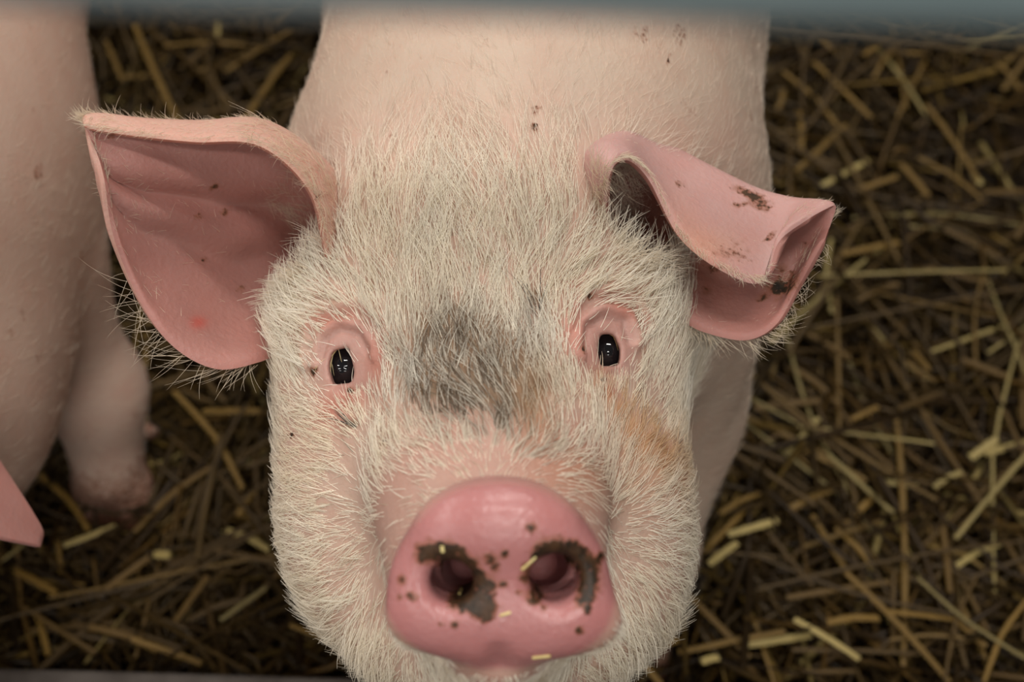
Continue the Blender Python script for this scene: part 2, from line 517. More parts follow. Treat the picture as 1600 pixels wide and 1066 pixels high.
def disc_fn(x, y, z):
    d = (x - DC[0], y - DC[1], z - DC[2])
    dot = lambda v: d[0] * v[0] + d[1] * v[1] + d[2] * v[2]
    u, v, w = dot(AX_R), dot(D_U), dot(D_N)
    r = np.sqrt(u * u + v * v); R = disc_R(np.arctan2(v, u)) * (DZ / FPX)
    q = r / R
    w = w + 0.0045 * q ** 3 - 0.002                        # edges fall back
    h, rr = 0.0125, 0.0085
    a = (r - R) * 0.95 + rr; b = np.abs(w + h) - h + rr
    return np.minimum(np.maximum(a, b), 0) + np.sqrt(np.maximum(a, 0) ** 2 + np.maximum(b, 0) ** 2) - rr
S.add(disc_fn, DC - 0.06, DC + 0.06, 0.007)
def DP(px, py, w=0.0):
    s_ = DZ / FPX
    return DC + AX_R * (px - 780) * s_ - D_U * (py - 900) * s_ + D_N * w
for px, py in ((690, 968), (888, 972)): S.ellipsoid(DP(px, py, -0.006), (0.020, 0.012, 0.0085), np.stack([AX_R, D_U, D_N]), 0.012)   # lower pads
S.ellipsoid(DP(775, 812, -0.008), (0.026, 0.011, 0.0095), np.stack([AX_R, D_U, D_N]), 0.012)                                           # upper ridge
S.cone(DP(782, 1052, -0.002), 0.004, DP(780, 1015, 0.003), 0.0025, 0.006, 'd')                                                         # lip notch
# nostrils
NOSTRILS = [[(DP(703, 894, 0.006), 0.0080), (DP(708, 900, -0.014), 0.0076), (DP(722, 952, -0.055), 0.0066)],
            [(DP(870, 889, 0.006), 0.0094), (DP(864, 896, -0.014), 0.0088), (DP(848, 952, -0.055), 0.0072)]]
for ch in NOSTRILS: S.chain(ch, 0.006, 'd')
# mouth crease under the disc
S.chain([(P(640, 1000, 0.645), 0.003), (P(700, 1050, 0.628), 0.003), (P(776, 1068, 0.622), 0.003), (P(850, 1055, 0.628), 0.003), (P(915, 1010, 0.645), 0.003)], 0.006, 'd')
# eyes
EYES = [dict(c=(541, 572), poly=[(527, 550), (549, 545), (559, 578), (556, 595), (527, 598), (521, 572)], Z=0.7235, fold=[(500, 560), (508, 530), (532, 514), (560, 522), (574, 548)]),
        dict(c=(948, 547), poly=[(935, 525), (954, 524), (964, 546), (962, 569), (935, 570), (931, 545)], Z=0.7235, fold=[(915, 545), (918, 510), (945, 494), (975, 502), (984, 530)])]
EYE_R = 0.0112
for e in EYES:
    ec = P(*e['c'], e['Z']); e['w'] = ec
    S.ellipsoid(ec, (0.0150, 0.0165, 0.0136), rolled(0), 0.010)
    poly = np.array(e['poly'], float)
    poly = poly.mean(0) + (poly - poly.mean(0)) * 1.10
    s_ = e['Z'] * 0.985 / FPX
    loc = (poly - e['c']) * (s_, -s_)
    nx_ = []
    for i in range(len(loc)):
        a, b = loc[i], loc[(i + 1) % len(loc)]
        t = b - a; n_ = np.array([-t[1], t[0]]) / np.linalg.norm(t)
        if n_ @ (a + b) < 0: n_ = -n_
        nx_.append((n_, n_ @ a))
    def eye_open(x, y, z, ec=ec, nx_=nx_):
        d = (x - ec[0], y - ec[1], z - ec[2])
        dot = lambda v: d[0] * v[0] + d[1] * v[1] + d[2] * v[2]
        u, v, w = dot(AX_R), dot(AX_U), dot(AX_T)
        q = np.maximum.reduce([u * n_[0] + v * n_[1] - c_ for n_, c_ in nx_])
        return np.maximum(q, 0.002 - w) + 0 * q
    S.add(eye_open, ec - 0.02, ec + 0.02, 0.0016, 'd')

gx = graded(-0.20, -0.112, 0.094, 0.22, 0.00145)
gy = graded(0.16, 0.225, 0.46, 1.40, 0.00145, 1.08)
gz = graded(-0.03, 0.385, 0.555, 0.60, 0.00145, 1.10, 0.006)
V, Q = S.surface(gx, gy, gz)
V = smooth_verts(V, Q, 2, 0.4)
VN, QA = quad_normals(V, Q)
# lid folds and brow wrinkles: grooves with a roll of skin above them
fx_, fy_, fZ_ = proj(V)
def poly_dist(pts):
    pts = np.array(pts, float); best = np.full(len(V), 1e9); sg = np.zeros(len(V))
    for a, b in zip(pts[:-1], pts[1:]):
        d = b - a
        h = np.clip(((fx_ - a[0]) * d[0] + (fy_ - a[1]) * d[1]) / (d @ d), 0, 1)
        ex, ey = fx_ - a[0] - h * d[0], fy_ - a[1] - h * d[1]
        r_ = np.hypot(ex, ey); m = r_ < best
        best = np.where(m, r_, best); sg = np.where(m, np.sign(ex * d[1] - ey * d[0]), sg)
    return best, sg
off = np.zeros(len(V))
for pts, w, dep, roll in ((EYES[0]['fold'], 5, 0.0018, 0.0020), (EYES[1]['fold'], 5, 0.0018, 0.0026),
                          ([(486, 560), (492, 516), (520, 490), (560, 488), (590, 510)], 6, 0.0012, 0.0018), ([(902, 500), (920, 470), (955, 462), (990, 476), (1002, 510)], 6, 0.0014, 0.0018),
                          ([(515, 604), (540, 612), (566, 604)], 5, 0.0010, 0.0), ([(926, 580), (948, 588), (972, 578)], 5, 0.0010, 0.0),
                          ([(1008, 610), (1030, 650), (1045, 700)], 9, 0.0015, 0.0)):
    r_, sg = poly_dist(pts)
    off += (-dep * np.exp(-(r_ / w) ** 2) + roll * np.exp(-((r_ * sg - 13) / 9) ** 2)) * (fZ_ < 0.77)
V = V + VN * off[:, None]
VN, QA = quad_normals(V, Q)

# ---- colour, mud and wetness painted on the surface
def gs(px, py, cx, cy, sx, sy=None, rot=0.0):
    sy = sy or sx
    c, s_ = math.cos(math.radians(rot)), math.sin(math.radians(rot))
    dx, dy = px - cx, py - cy
    return np.exp(-(((dx * c + dy * s_) / sx) ** 2 + ((-dx * s_ + dy * c) / sy) ** 2) / 2)

def disc_rho(W):
    d = W - DC
    u, v, w = d @ AX_R, d @ D_U, d @ D_N
    return np.hypot(u, v) / (disc_R(np.arctan2(v, u)) * DZ / FPX), w

MUD_SNOUT = [(660, 872, 11), (672, 862, 12), (688, 858, 12), (705, 862, 13), (722, 872, 13), (736, 888, 13), (748, 902, 11), (764, 910, 9),
             (728, 928, 14), (712, 940, 13), (740, 918, 12), (762, 936, 12), (750, 948, 13), (735, 942, 12), (770, 915, 8), (700, 880, 12),
             (838, 866, 10), (852, 858, 12), (870, 855, 12), (888, 860, 13), (904, 870, 13), (916, 884, 13), (922, 902, 13), (918, 920, 13), (912, 938, 12), (918, 952, 8),
             (826, 888, 9), (820, 902, 8), (838, 920, 9), (832, 938, 9), (842, 932, 8), (930, 878, 9), (898, 862, 12),
             (768, 874, 9), (772, 886, 8), (789, 866, 7), (788, 912, 6), (628, 908, 7), (646, 934, 8), (640, 928, 5), (711, 976, 6), (762, 958, 12), (752, 962, 9),
             (655, 856, 8), (830, 825, 8), (940, 868, 7), (905, 985, 6), (690, 975, 4), (625, 934, 4), (850, 950, 5), (812, 925, 5), (720, 955, 4)]
STAIN = [(720, 565, 70, 45, 1.0), (690, 500, 50, 40, 0.7), (760, 590, 45, 35, 0.8), (690, 600, 45, 16, 0.7), (740, 520, 40, 35, 0.6), (820, 560, 40, 50, 0.45),
         (720, 560, 16, 12, 1.2), (738, 530, 10, 14, 0.8), (838, 464, 9, 8, 1.6), (830, 640, 22, 40, 0.45), (800, 610, 30, 22, 0.45), (550, 662, 8, 4, 1.6)]

def stain_at(px, py):
    s_ = np.zeros_like(px)
    for cx, cy, sx, sy, a in STAIN: s_ += a * gs(px, py, cx, cy, sx, sy)
    return s_

def orange_at(px, py):
    return np.clip(gs(px, py, 975, 650, 40, 10, 50) + 0.8 * gs(px, py, 1020, 705, 45, 18, 35) + 0.35 * gs(px, py, 1000, 740, 70, 40) + 0.5 * gs(px, py, 940, 590, 10, 14)
                   + 0.4 * gs(px, py, 840, 650, 25, 40), 0, 1)

px, py, Z = proj(V)
rho, dw = disc_rho(V)
front = sstep(0.86, 0.80, Z)
head = front * sstep(-60, 60, (py - 175) + 0 * px)
C = np.tile(lin(190, 167, 149), (len(V), 1))
nz_ = vnoise(V, 28, 1)[:, None]
C = C * (0.92 + 0.16 * nz_)
def tint(mask, rgb):
    global C
    C = C * (1 - mask[:, None]) + lin(*rgb) * mask[:, None]
tint(0.55 * head, (192, 157, 141))
eye_m = np.zeros(len(V))
for e in EYES:
    cx, cy = e['c']
    eye_m = np.maximum(eye_m, sstep(1.3, 0.55, np.hypot((px - cx - (6 if cx < 700 else -2)) / 62, (py - cy + 14) / 72)))
tint(0.75 * eye_m * front, (172, 128, 120))
for cx, cy, sx, sy, rot in ((515, 498, 38, 10, -12), (975, 482, 34, 9, 28), (545, 625, 24, 9, -20), (520, 640, 26, 22, 0), (955, 615, 10, 10, 0), (895, 520, 18, 46, 0), (590, 560, 14, 40, 0)):
    tint(np.clip(0.6 * gs(px, py, cx, cy, sx, sy, rot), 0, 1) * front, (178, 108, 92))
tube_m = sstep(1.62, 1.15, rho) * sstep(0.70, 0.66, Z) * front
tint(0.65 * tube_m, (182, 140, 127))
tint(0.5 * gs(px, py, 900, 735, 45, 35) * front, (190, 132, 104))
disc_m = sstep(1.12, 1.0, rho) * sstep(-0.028, -0.016, dw) * (dw < 0.03)
tint(disc_m, (180, 122, 120))
def near_axis(W, a, b):
    h = np.clip((W - a) @ (b - a) / ((b - a) @ (b - a)), 0, 1)
    return np.linalg.norm(W - a - h[:, None] * (b - a), axis=1)
for ch in NOSTRILS:                                        # the lining is the same bare pink skin as the disc
    for (a, ra), (b, rb) in zip(ch[:-1], ch[1:]):
        tint(1.0 * (near_axis(V, a, b) < max(ra, rb) + 0.0035), (180, 122, 120))
tint(0.85 * np.clip(stain_at(px, py), 0, 1) * front, (112, 88, 62))
tint(0.6 * orange_at(px, py) * front, (196, 140, 88))
hoof = sstep(0.042, 0.028, V[:, 2])
tint(hoof, (70, 58, 48))
dirt = np.zeros(len(V))
for cx, cy, r in MUD_SNOUT: dirt = np.maximum(dirt, 0.95 * gs(px, py, cx, cy, r * 0.8)) if r < 9 else dirt + 0.85 * gs(px, py, cx, cy, r * 0.84)
dirt = np.clip(dirt, 0, 1) * (Z < 0.62)
legd = sstep(0.11, 0.05, V[:, 2]) * 0.5
dirt = np.maximum(dirt, legd)
for cx, cy, r in ((490, 580, 5), (592, 506, 3), (455, 681, 4), (548, 610, 4), (922, 463, 4), (1075, 522, 3), (912, 545, 3), (835, 200, 5), (1045, 92, 4), (942, 592, 4), (690, 640, 3), (870, 690, 3), (600, 690, 3)):
    dirt = np.maximum(dirt, gs(px, py, cx, cy, r) * (Z < 0.85))
spk = vnoise(V, 60, 5) * vnoise(V, 170, 6)
dirt = np.maximum(dirt, 0.36 * sstep(0.50, 0.72, spk) * (V[:, 1] > 0.46) * (V[:, 2] > 0.3))
wet = np.clip(disc_m + 0.35 * eye_m, 0, 1)

pig = tag(empty('pig', (0.02, 0.72, 0.0)), 'pale pink pig looking up with a muddy wet snout and dirty forehead', 'pig')
body = keep(mesh_object('body', V, Q, M_SKIN), pig)
attr_color(body.data, 'col', C); attr_float(body.data, 'dirt', dirt); attr_float(body.data, 'wet', wet)

def eyeball(ec, r, parent, gaze):
    g = np.asarray(gaze, float); g /= np.linalg.norm(g)
    u = np.cross(g, (0, 0, 1)); u /= np.linalg.norm(u); v = np.cross(u, g)
    Vs, Fs, n, mres = [], [], 32, 20
    for i in range(mres + 1):
        a = math.pi * i / mres
        for j in range(n):
            t = 2 * math.pi * j / n
            rr = r * (1 + 0.05 * math.exp(-(a / 0.5) ** 2))
            Vs.append(ec + rr * (g * math.cos(a) + (u * math.cos(t) + v * math.sin(t)) * math.sin(a)))
    for i in range(mres):
        for j in range(n): Fs.append((i * n + j, (i + 1) * n + j, (i + 1) * n + (j + 1) % n, i * n + (j + 1) % n))
    return keep(mesh_object('eye', Vs, Fs, M_EYE), parent)
for e in EYES:
    eo = eyeball(e['w'], EYE_R, pig, AX_T)
    eo['label'] = 'glossy black eye'
    e['ob'] = eo

# ------------------------------------------------------------------ ears
def catmull(Pc, n):
    """(m,...,3) control rows -> n interpolated rows"""
    m = len(Pc)
    t = np.linspace(0, m - 1, n); i = np.minimum(t.astype(int), m - 2); f = (t - i).reshape((-1,) + (1,) * (Pc.ndim - 1))
    g = lambda k: Pc[np.clip(k, 0, m - 1)]
    p0, p1, p2, p3 = g(i - 1), g(i), g(i + 1), g(i + 2)
    p0 = np.where((i == 0).reshape(f.shape), 2 * p1 - p2, p0); p3 = np.where((i >= m - 2).reshape(f.shape), 2 * p2 - p1, p3)
    return 0.5 * (2 * p1 + (p2 - p0) * f + (2 * p0 - 5 * p1 + 4 * p2 - p3) * f ** 2 + (3 * p1 - p0 - 3 * p2 + p3) * f ** 3)

def ear_sheet(ctrl, ns=64, nt=72, ridges=()):
    W = P(*np.moveaxis(np.array(ctrl, float), -1, 0))
    G = catmull(W, ns)
    G = np.swapaxes(catmull(np.swapaxes(G, 0, 1), nt), 0, 1)
    s_ = np.linspace(0, 1, ns)[:, None]; t_ = np.linspace(0, 1, nt)[None, :]
    def normals(G):
        n_ = np.cross(np.gradient(G, axis=0), np.gradient(G, axis=1))
        return n_ / (np.linalg.norm(n_, axis=-1, keepdims=True) + 1e-12)
    N = normals(G)
    for t0, w, a in ridges:
        G = G + N * (a * np.exp(-((t_ - t0) / w) ** 2) * sstep(0.05, 0.3, s_) * sstep(0.97, 0.62, s_))[..., None]
    return G, normals(G), s_, t_

def make_ear(ctrl, parent, thick, inner_sign, ridges, paint):
    G, N, s_, t_ = ear_sheet(ctrl, ridges=ridges)
    ns, nt = G.shape[:2]
    edge = np.minimum(np.minimum(t_, 1 - t_) / 0.05, (1 - s_) / 0.06)
    fac = np.sqrt(np.clip(1 - (1 - np.clip(edge, 0, 1)) ** 2, 0, 1)) * thick * (1 - 0.35 * s_)
    A = G + N * (fac * 0.5)[..., None]; B = G - N * (fac * 0.5)[..., None]
    Vv = np.concatenate([A.reshape(-1, 3), B.reshape(-1, 3)])
    k = ns * nt
    i, j = np.meshgrid(np.arange(ns - 1), np.arange(nt - 1), indexing='ij')
    a = (i * nt + j).ravel()
    q = np.stack([a, a + nt, a + nt + 1, a + 1], 1)
    F = np.concatenate([q, q[:, ::-1] + k])
    ring0 = np.arange(nt - 1)
    F = np.concatenate([F, np.stack([ring0, ring0 + 1, ring0 + 1 + k, ring0 + k], 1)])
    o = keep(mesh_object('ear', Vv, F, M_EAR), parent)
    side = np.concatenate([np.ones(k), -np.ones(k)]) * inner_sign      # +1 = hollow side
    C_, d_ = paint(Vv, side, np.tile(np.broadcast_to(s_, (ns, nt)).ravel(), 2), np.tile(np.broadcast_to(t_, (ns, nt)).ravel(), 2))
    attr_color(o.data, 'col', C_); attr_float(o.data, 'dirt', d_); attr_float(o.data, 'wet', np.full(len(Vv), 0.2))
    return o, G, N

EAR_L = [[(446, 548, .752), (462, 500, .777), (476, 440, .792), (505, 370, .792), (548, 345, .768), (512, 410, .722)],
         [(402, 567, .737), (415, 490, .767), (425, 400, .782), (450, 310, .780), (507, 262, .757), (484, 300, .722)],
         [(338, 577, .727), (345, 490, .752), (350, 400, .764), (365, 300, .766), (412, 199, .750), (405, 228, .724)],
         [(272, 543, .722), (275, 460, .740), (280, 370, .750), (285, 290, .752), (312, 199, .744), (304, 222, .726)],
         [(221, 475, .722), (218, 420, .732), (216, 350, .738), (212, 280, .740), (226, 195, .737), (223, 214, .726)],
         [(178, 372, .724), (172, 340, .727), (166, 300, .730), (160, 260, .732), (158, 186, .732), (158, 205, .724)],
         [(163, 280, .724), (157, 256, .726), (149, 234, .728), (139, 212, .728), (129, 187, .728), (131, 197, .724)]]
EAR_R = [[(1028, 462, .765), (990, 420, .785), (952, 345, .785), (922, 336, .765), (932, 346, .748), (946, 362, .738)],
         [(1038, 476, .752), (1012, 420, .778), (975, 325, .802), (916, 266, .750), (926, 252, .724), (952, 276, .712)],
         [(1050, 488, .748), (1035, 420, .770), (1008, 325, .795), (985, 218, .765), (968, 222, .734), (977, 250, .718)],
         [(1066, 502, .742), (1056, 430, .758), (1045, 345, .775), (1046, 238, .768), (1014, 250, .742), (1013, 280, .726)],
         [(1102, 520, .738), (1108, 460, .752), (1105, 390, .764), (1108, 268, .762), (1082, 312, .737), (1062, 372, .718)],
         [(1165, 532, .735), (1172, 480, .748), (1176, 420, .758), (1178, 300, .757), (1160, 368, .733), (1132, 426, .712)],
         [(1212, 508, .734), (1218, 470, .746), (1222, 425, .751), (1232, 315, .752), (1213, 378, .735), (1192, 441, .715)],
         [(1246, 450, .737), (1250, 425, .746), (1254, 390, .749), (1272, 320, .746), (1246, 338, .738), (1217, 378, .727)],
         [(1290, 372, .734), (1294, 360, .738), (1299, 348, .740), (1306, 322, .740), (1288, 328, .736), (1266, 340, .732)]]

def paint_left(W, side, s_, t_):
    x, y, _ = proj(W)
    c = np.tile(lin(168, 118, 109), (len(W), 1)) * (0.9 + 0.2 * vnoise(W, 60, 2)[:, None])
    def mixc(m, rgb):
        nonlocal c
        c = c * (1 - m[:, None]) + lin(*rgb) * m[:, None]
    mixc(sstep(0.74, 0.9, t_) * 0.7, (204, 150, 130))
    mixc(np.clip(0.8 * gs(x, y, 310, 504, 9, 7), 0, 1), (180, 78, 66))
    mixc(0.6 * (side < 0), (204, 166, 150))
    d = np.zeros(len(W))
    for cx, cy, r in ((333, 292, 4), (351, 331, 4), (310, 339, 4), (319, 407, 4), (494, 305, 5), (375, 452, 4), (175, 212, 4)): d = np.maximum(d, gs(x, y, cx, cy, r))
    return c, d * 0.8
def paint_right(W, side, s_, t_):
    x, y, _ = proj(W)
    c = np.tile(lin(168, 118, 109), (len(W), 1)) * (0.9 + 0.2 * vnoise(W, 60, 3)[:, None])
    def mixc(m, rgb):
        nonlocal c
        c = c * (1 - m[:, None]) + lin(*rgb) * m[:, None]
    mixc(0.8 * (side < 0) * sstep(0.5, 0.62, t_), (196, 156, 150))
    mixc(0.55 * gs(x, y, 1085, 380, 22, 60, -25), (196, 136, 114))
    mixc(0.5 * gs(x, y, 1110, 385, 40, 20), (198, 142, 116))
    d = np.zeros(len(W))
    for cx, cy, sx, sy, rot, a in ((1178, 308, 20, 5, 28, 1.1), (1165, 301, 8, 4, 20, .9), (1187, 322, 16, 3.5, 22, .7), (1152, 322, 5, 3, 0, .8), (1158, 318, 4, 3, 0, .7), (1064, 290, 4, 4, 0, .7), (1206, 367, 4, 4, 0, .9), (1199, 374, 3, 3, 0, .9),
                                   (1165, 404, 4, 4, 0, .7), (1113, 420, 7, 4, 20, .8), (1222, 448, 18, 10, -15, 1.0), (1224, 420, 7, 7, 0, .6), (1260, 382, 7, 4, 0, .5), (1240, 430, 8, 8, 0, .5), (1195, 465, 12, 5, -40, .6), (1102, 454, 4, 5, 0, .7), (1140, 395, 22, 14, 0, .35)):
        d = np.maximum(d, a * gs(x, y, cx, cy, sx, sy, rot))
    return c, d

ear_l, GL, NL = make_ear(EAR_L, pig, 0.0062, -1, ((0.46, 0.045, -0.0036), (0.56, 0.035, 0.0034), (0.64, 0.04, -0.003), (0.38, 0.05, 0.0026)), paint_left)
ear_r, GR, NR = make_ear(EAR_R, pig, 0.0062, 1, ((0.36, 0.05, 0.0012),), paint_right)
ear_l['label'] = 'pink ear spread open showing its hollow side'
ear_r['label'] = 'pink ear folded forward with a muddy streak'

# tail
tp = [np.array([0.02 + 0.022 * math.sin(a * 2.2) * min(1, a), 1.325 + 0.012 * a + 0.018 * math.cos(a * 2.2) - 0.018, 0.40 - 0.018 * a]) for a in np.linspace(0, 3.4, 26)]
TV, TF = [], []
for i, p_ in enumerate(tp):
    d_ = tp[min(i + 1, 25)] - tp[max(i - 1, 0)]; d_ /= np.linalg.norm(d_)
    u_ = np.cross(d_, (0.3, 0.2, 1)); u_ /= np.linalg.norm(u_); v_ = np.cross(d_, u_)
    for j in range(8):
        t = j * math.pi / 4
        TV.append(p_ + (0.010 - 0.0003 * i) * (u_ * math.cos(t) + v_ * math.sin(t)))
for i in range(25):
    for j in range(8): TF.append((i * 8 + j, i * 8 + (j + 1) % 8, (i + 1) * 8 + (j + 1) % 8, (i + 1) * 8 + j))
TF.append(tuple(range(8))[::-1]); TF.append(tuple(range(200, 208)))
tail = keep(mesh_object('tail', TV, TF, M_SKIN), pig)
attr_color(tail.data, 'col', np.tile(lin(224, 178, 160), (len(TV), 1))); attr_float(tail.data, 'dirt', np.zeros(len(TV))); attr_float(tail.data, 'wet', np.zeros(len(TV)))

# ------------------------------------------------------------------ coat
QC = V[Q].mean(1)
qx, qy, qZ = proj(QC)
qrho, qdw = disc_rho(QC)
hz = sstep(0.84, 0.80, qZ) * sstep(0.535, 0.43, QC[:, 1] + 0.02 * (vnoise(QC, 30, 21) - 0.5))       # head zone
dens = 0.20 + 0.80 * hz
near_disc = (qZ < 0.68)
bare = 1 - 0.96 * np.clip(1.2 * gs(qx, qy, 622, 812, 36, 66, 14) + 1.2 * gs(qx, qy, 940, 820, 32, 62, -16) + 0.5 * gs(qx, qy, 778, 748, 80, 12) + 0.8 * gs(qx, qy, 590, 930, 22, 40), 0, 1) * near_disc
bare = bare * np.where(near_disc & (qdw > -0.030), sstep(1.0, 1.1, qrho), 1.0)
dens = dens * bare
dens = dens * (1 - np.clip(1.3 * gs(qx, qy, 932, 300, 24, 52) + 0.9 * gs(qx, qy, 520, 330, 18, 45), 0, 0.97) * (qZ > 0.69) * (qZ < 0.85))
for e in EYES:
    cx, cy = e['c']
    dens = dens * (1 - 0.93 * sstep(1.25, 0.75, np.hypot((qx - cx - (10 if cx < 700 else -2)) / 54, (qy - cy + 10) / 64)) * (qZ < 0.78))
dens = np.where((qZ < 0.66) & (qrho < 1.08) & (qdw > -0.030), 0, dens)
for nx0, ny0 in ((705, 893), (866, 890)): dens = np.where((np.hypot(qx - nx0, qy - ny0) < 75) & (qZ < 0.66), 0, dens)
dens = dens * np.where(QC[:, 2] < 0.05, 0, 1) * np.where(QC[:, 1] > 0.85, 0.35, 1.0)

def flow(R_, N_):
    x, y, z = proj(R_)
    cx, cy = 776.0, 800.0
    dx, dy = (x - cx), (y - cy)
    up = sstep(640, 480, y)
    dx = dx * (1 - 0.35 * up)
    # brows sweep outwards
    for bx, sgn in ((500, -1), (1000, 1)):
        g = gs(x, y, bx, 460, 60, 60)
        dx = dx + sgn * g * 260
    dd = np.hypot(dx, dy) + 1e-6
    sc = (dx / dd)[:, None] * AX_R - (dy / dd)[:, None] * AX_U
    bodyd = np.tile(np.array([0, 1.0, -0.12]), (len(R_), 1)) + np.stack([np.sign(R_[:, 0]) * 0.15, np.zeros(len(R_)), -0.3 * sstep(0.05, 0.13, np.abs(R_[:, 0]))], 1)
    w = (sstep(0.85, 0.80, z) * sstep(0.52, 0.47, R_[:, 1]))[:, None]
    d = sc * w + bodyd / np.linalg.norm(bodyd, axis=1, keepdims=True) * (1 - w)
    swirl = (vnoise(R_, 25, 4) - 0.5)[:, None] * 0.9
    t = tangent(d, N_)
    return tangent(t + np.cross(N_, t) * swirl, N_)

def coat_look(R_):
    x, y, z = proj(R_)
    hd = sstep(0.85, 0.80, z) * sstep(0.545, 0.44, R_[:, 1])
    r_, w_ = disc_rho(R_)
    r_ = r_ + np.maximum(0, -w_ - 0.024) * 14
    L = 0.011 + 0.0 * x
    fore = sstep(640, 520, y) * hd
    L = L + fore * 0.010 + hd * (1 - fore) * 0.004
    L = L + hd * 0.005 * sstep(900, 1000, y)
    L = np.where(z < 0.69, np.minimum(L, 0.0075 + 0.009 * sstep(1.15, 1.6, r_)), L)
    for e in EYES:
        L = L * (1 - 0.55 * sstep(1.5, 0.8, np.hypot((x - e['c'][0]) / 55, (y - e['c'][1]) / 60)) * hd)
    st = np.clip(stain_at(x, y - 46), 0, 1.3) * hd * (z < 0.74)
    og = orange_at(x, y) * hd
    c = np.tile(lin(252, 245, 231), (len(x), 1)) * (0.82 + 0.3 * rng.random(len(x)))[:, None]
    yel = (0.32 * vnoise(R_, 40, 8) * hd)[:, None]
    c = c * (1 - yel) + lin(226, 204, 160) * yel
    k = np.clip(0.98 * st * (0.25 + 1.1 * vnoise(R_, 200, 9)) * (0.15 + 1.1 * rng.random(len(x))), 0, 0.95)[:, None]
    c = c * (1 - k) + lin(84, 58, 24) * k
    k = (og * 0.75)[:, None]
    c = c * (1 - k) + lin(206, 158, 100) * k
    bm = 0.75 * (1 - hd)[:, None]
    c = c * (1 - bm) + lin(222, 200, 180) * bm
    k = ((gs(x, y, 838, 488, 9, 8) + gs(x, y, 553, 668, 10, 5)) > 0.7)[:, None] * 0.95 * (hd[:, None] > 0.5)
    c = c * (1 - k) + lin(24, 20, 14) * k
    dk = (rng.random(len(x)) < 0.03)[:, None] * 0.5
    c = c * (1 - dk) + lin(150, 120, 80) * dk
    lift = 0.20 + 0.20 * fore
    return L, lift, c

RT, RN, _ = sample_quads(V, Q, VN, QA, dens, 90000)
L, lift, hc_ = coat_look(RT)
coat = strands('coat', RT, flow(RT, RN), RN, L, lift, hc_, pig, radius=0.00007 + 0.00010 * sstep(0.84, 0.80, proj(RT)[2]) * sstep(0.54, 0.44, RT[:, 1]))
coat['label'] = 'white bristly coat'

# ears: fringe along the rims, tufts in the hollow
def ear_hair(name, G, N, spec, parent):
    R_, T_, N_, L_, C_, lf_ = [], [], [], [], [], []
    ns, nt = G.shape[:2]
    gs_, gt_ = np.gradient(G, axis=0), np.gradient(G, axis=1)
    for s0, s1, t0, t1, n_, ln, (ds, dt), lf, sg in spec:
        s_ = s0 + (s1 - s0) * rng.random(n_); t_ = t0 + (t1 - t0) * rng.random(n_)
        i = np.clip(s_ * (ns - 1), 0, ns - 1).astype(int); j = np.clip(t_ * (nt - 1), 0, nt - 1).astype(int)
        jit = G[np.minimum(i + 1, ns - 1), np.minimum(j + 1, nt - 1)] - G[i, j]
        nn = N[i, j] * sg
        us = gs_[i, j] / (np.linalg.norm(gs_[i, j], axis=1, keepdims=True) + 1e-9); ut = gt_[i, j] / (np.linalg.norm(gt_[i, j], axis=1, keepdims=True) + 1e-9)
        d = us * ds + ut * dt
        R_.append(G[i, j] + jit * rng.random((n_, 1)) + nn * 0.0022); T_.append(tangent(d + rng.normal(size=(n_, 3)) * 0.32, nn)); N_.append(nn)
        L_.append(np.full(n_, ln)); lf_.append(np.full(n_, lf))
        C_.append(np.tile(lin(238, 222, 198), (n_, 1)) * (0.8 + 0.3 * rng.random((n_, 1))))
    o = strands(name, np.concatenate(R_), np.concatenate(T_), np.concatenate(N_), np.concatenate(L_), np.concatenate(lf_), np.concatenate(C_), None, radius=0.000075, clump=0.005, clump_pull=0.15, curl=0.6)
    o.parent = parent
    o.matrix_parent_inverse = Matrix.Identity(4)
    return o
ear_hair('ear_hair', GL, NL, [(0.3, 1.0, 0.74, 0.84, 600, 0.007, (1, 0.2), 0.35, 1), (0.02, 0.36, 0.84, 1.0, 650, 0.015, (0.6, 1.0), 0.25, 1), (0.36, 0.9, 0.86, 1.0, 220, 0.008, (1, 0.6), 0.2, 1),
                              (0.1, 0.95, 0.08, 0.75, 900, 0.007, (1, 0.1), 0.18, -1), (0.12, 0.75, 0.0, 0.03, 75, 0.021, (0.7, -0.8), 0.2, 1), (0.0, 0.2, 0.5, 0.8, 300, 0.014, (1, 0.2), 0.5, -1)], ear_l)
ear_hair('ear_hair', GR, NR, [(0.1, 0.95, 0.6, 1.0, 600, 0.004, (1, 0.2), 0.2, -1), (0.03, 0.75, 0.965, 1.0, 450, 0.006, (0.7, 1), 0.3, -1), (0.0, 0.25, 0.3, 0.62, 420, 0.020, (0.5, 0.5), 0.8, 1),
                              (0.35, 1.0, 0.0, 0.04, 150, 0.012, (0.7, -1), 0.3, -1), (0.3, 0.95, 0.05, 0.4, 300, 0.006, (1, 0), 0.2, 1), (0.0, 0.14, 0.86, 1.0, 260, 0.016, (0.8, 0.6), 0.5, -1), (0.4, 1.0, 0.45, 0.55, 300, 0.005, (1, 0), 0.4, -1)], ear_r)
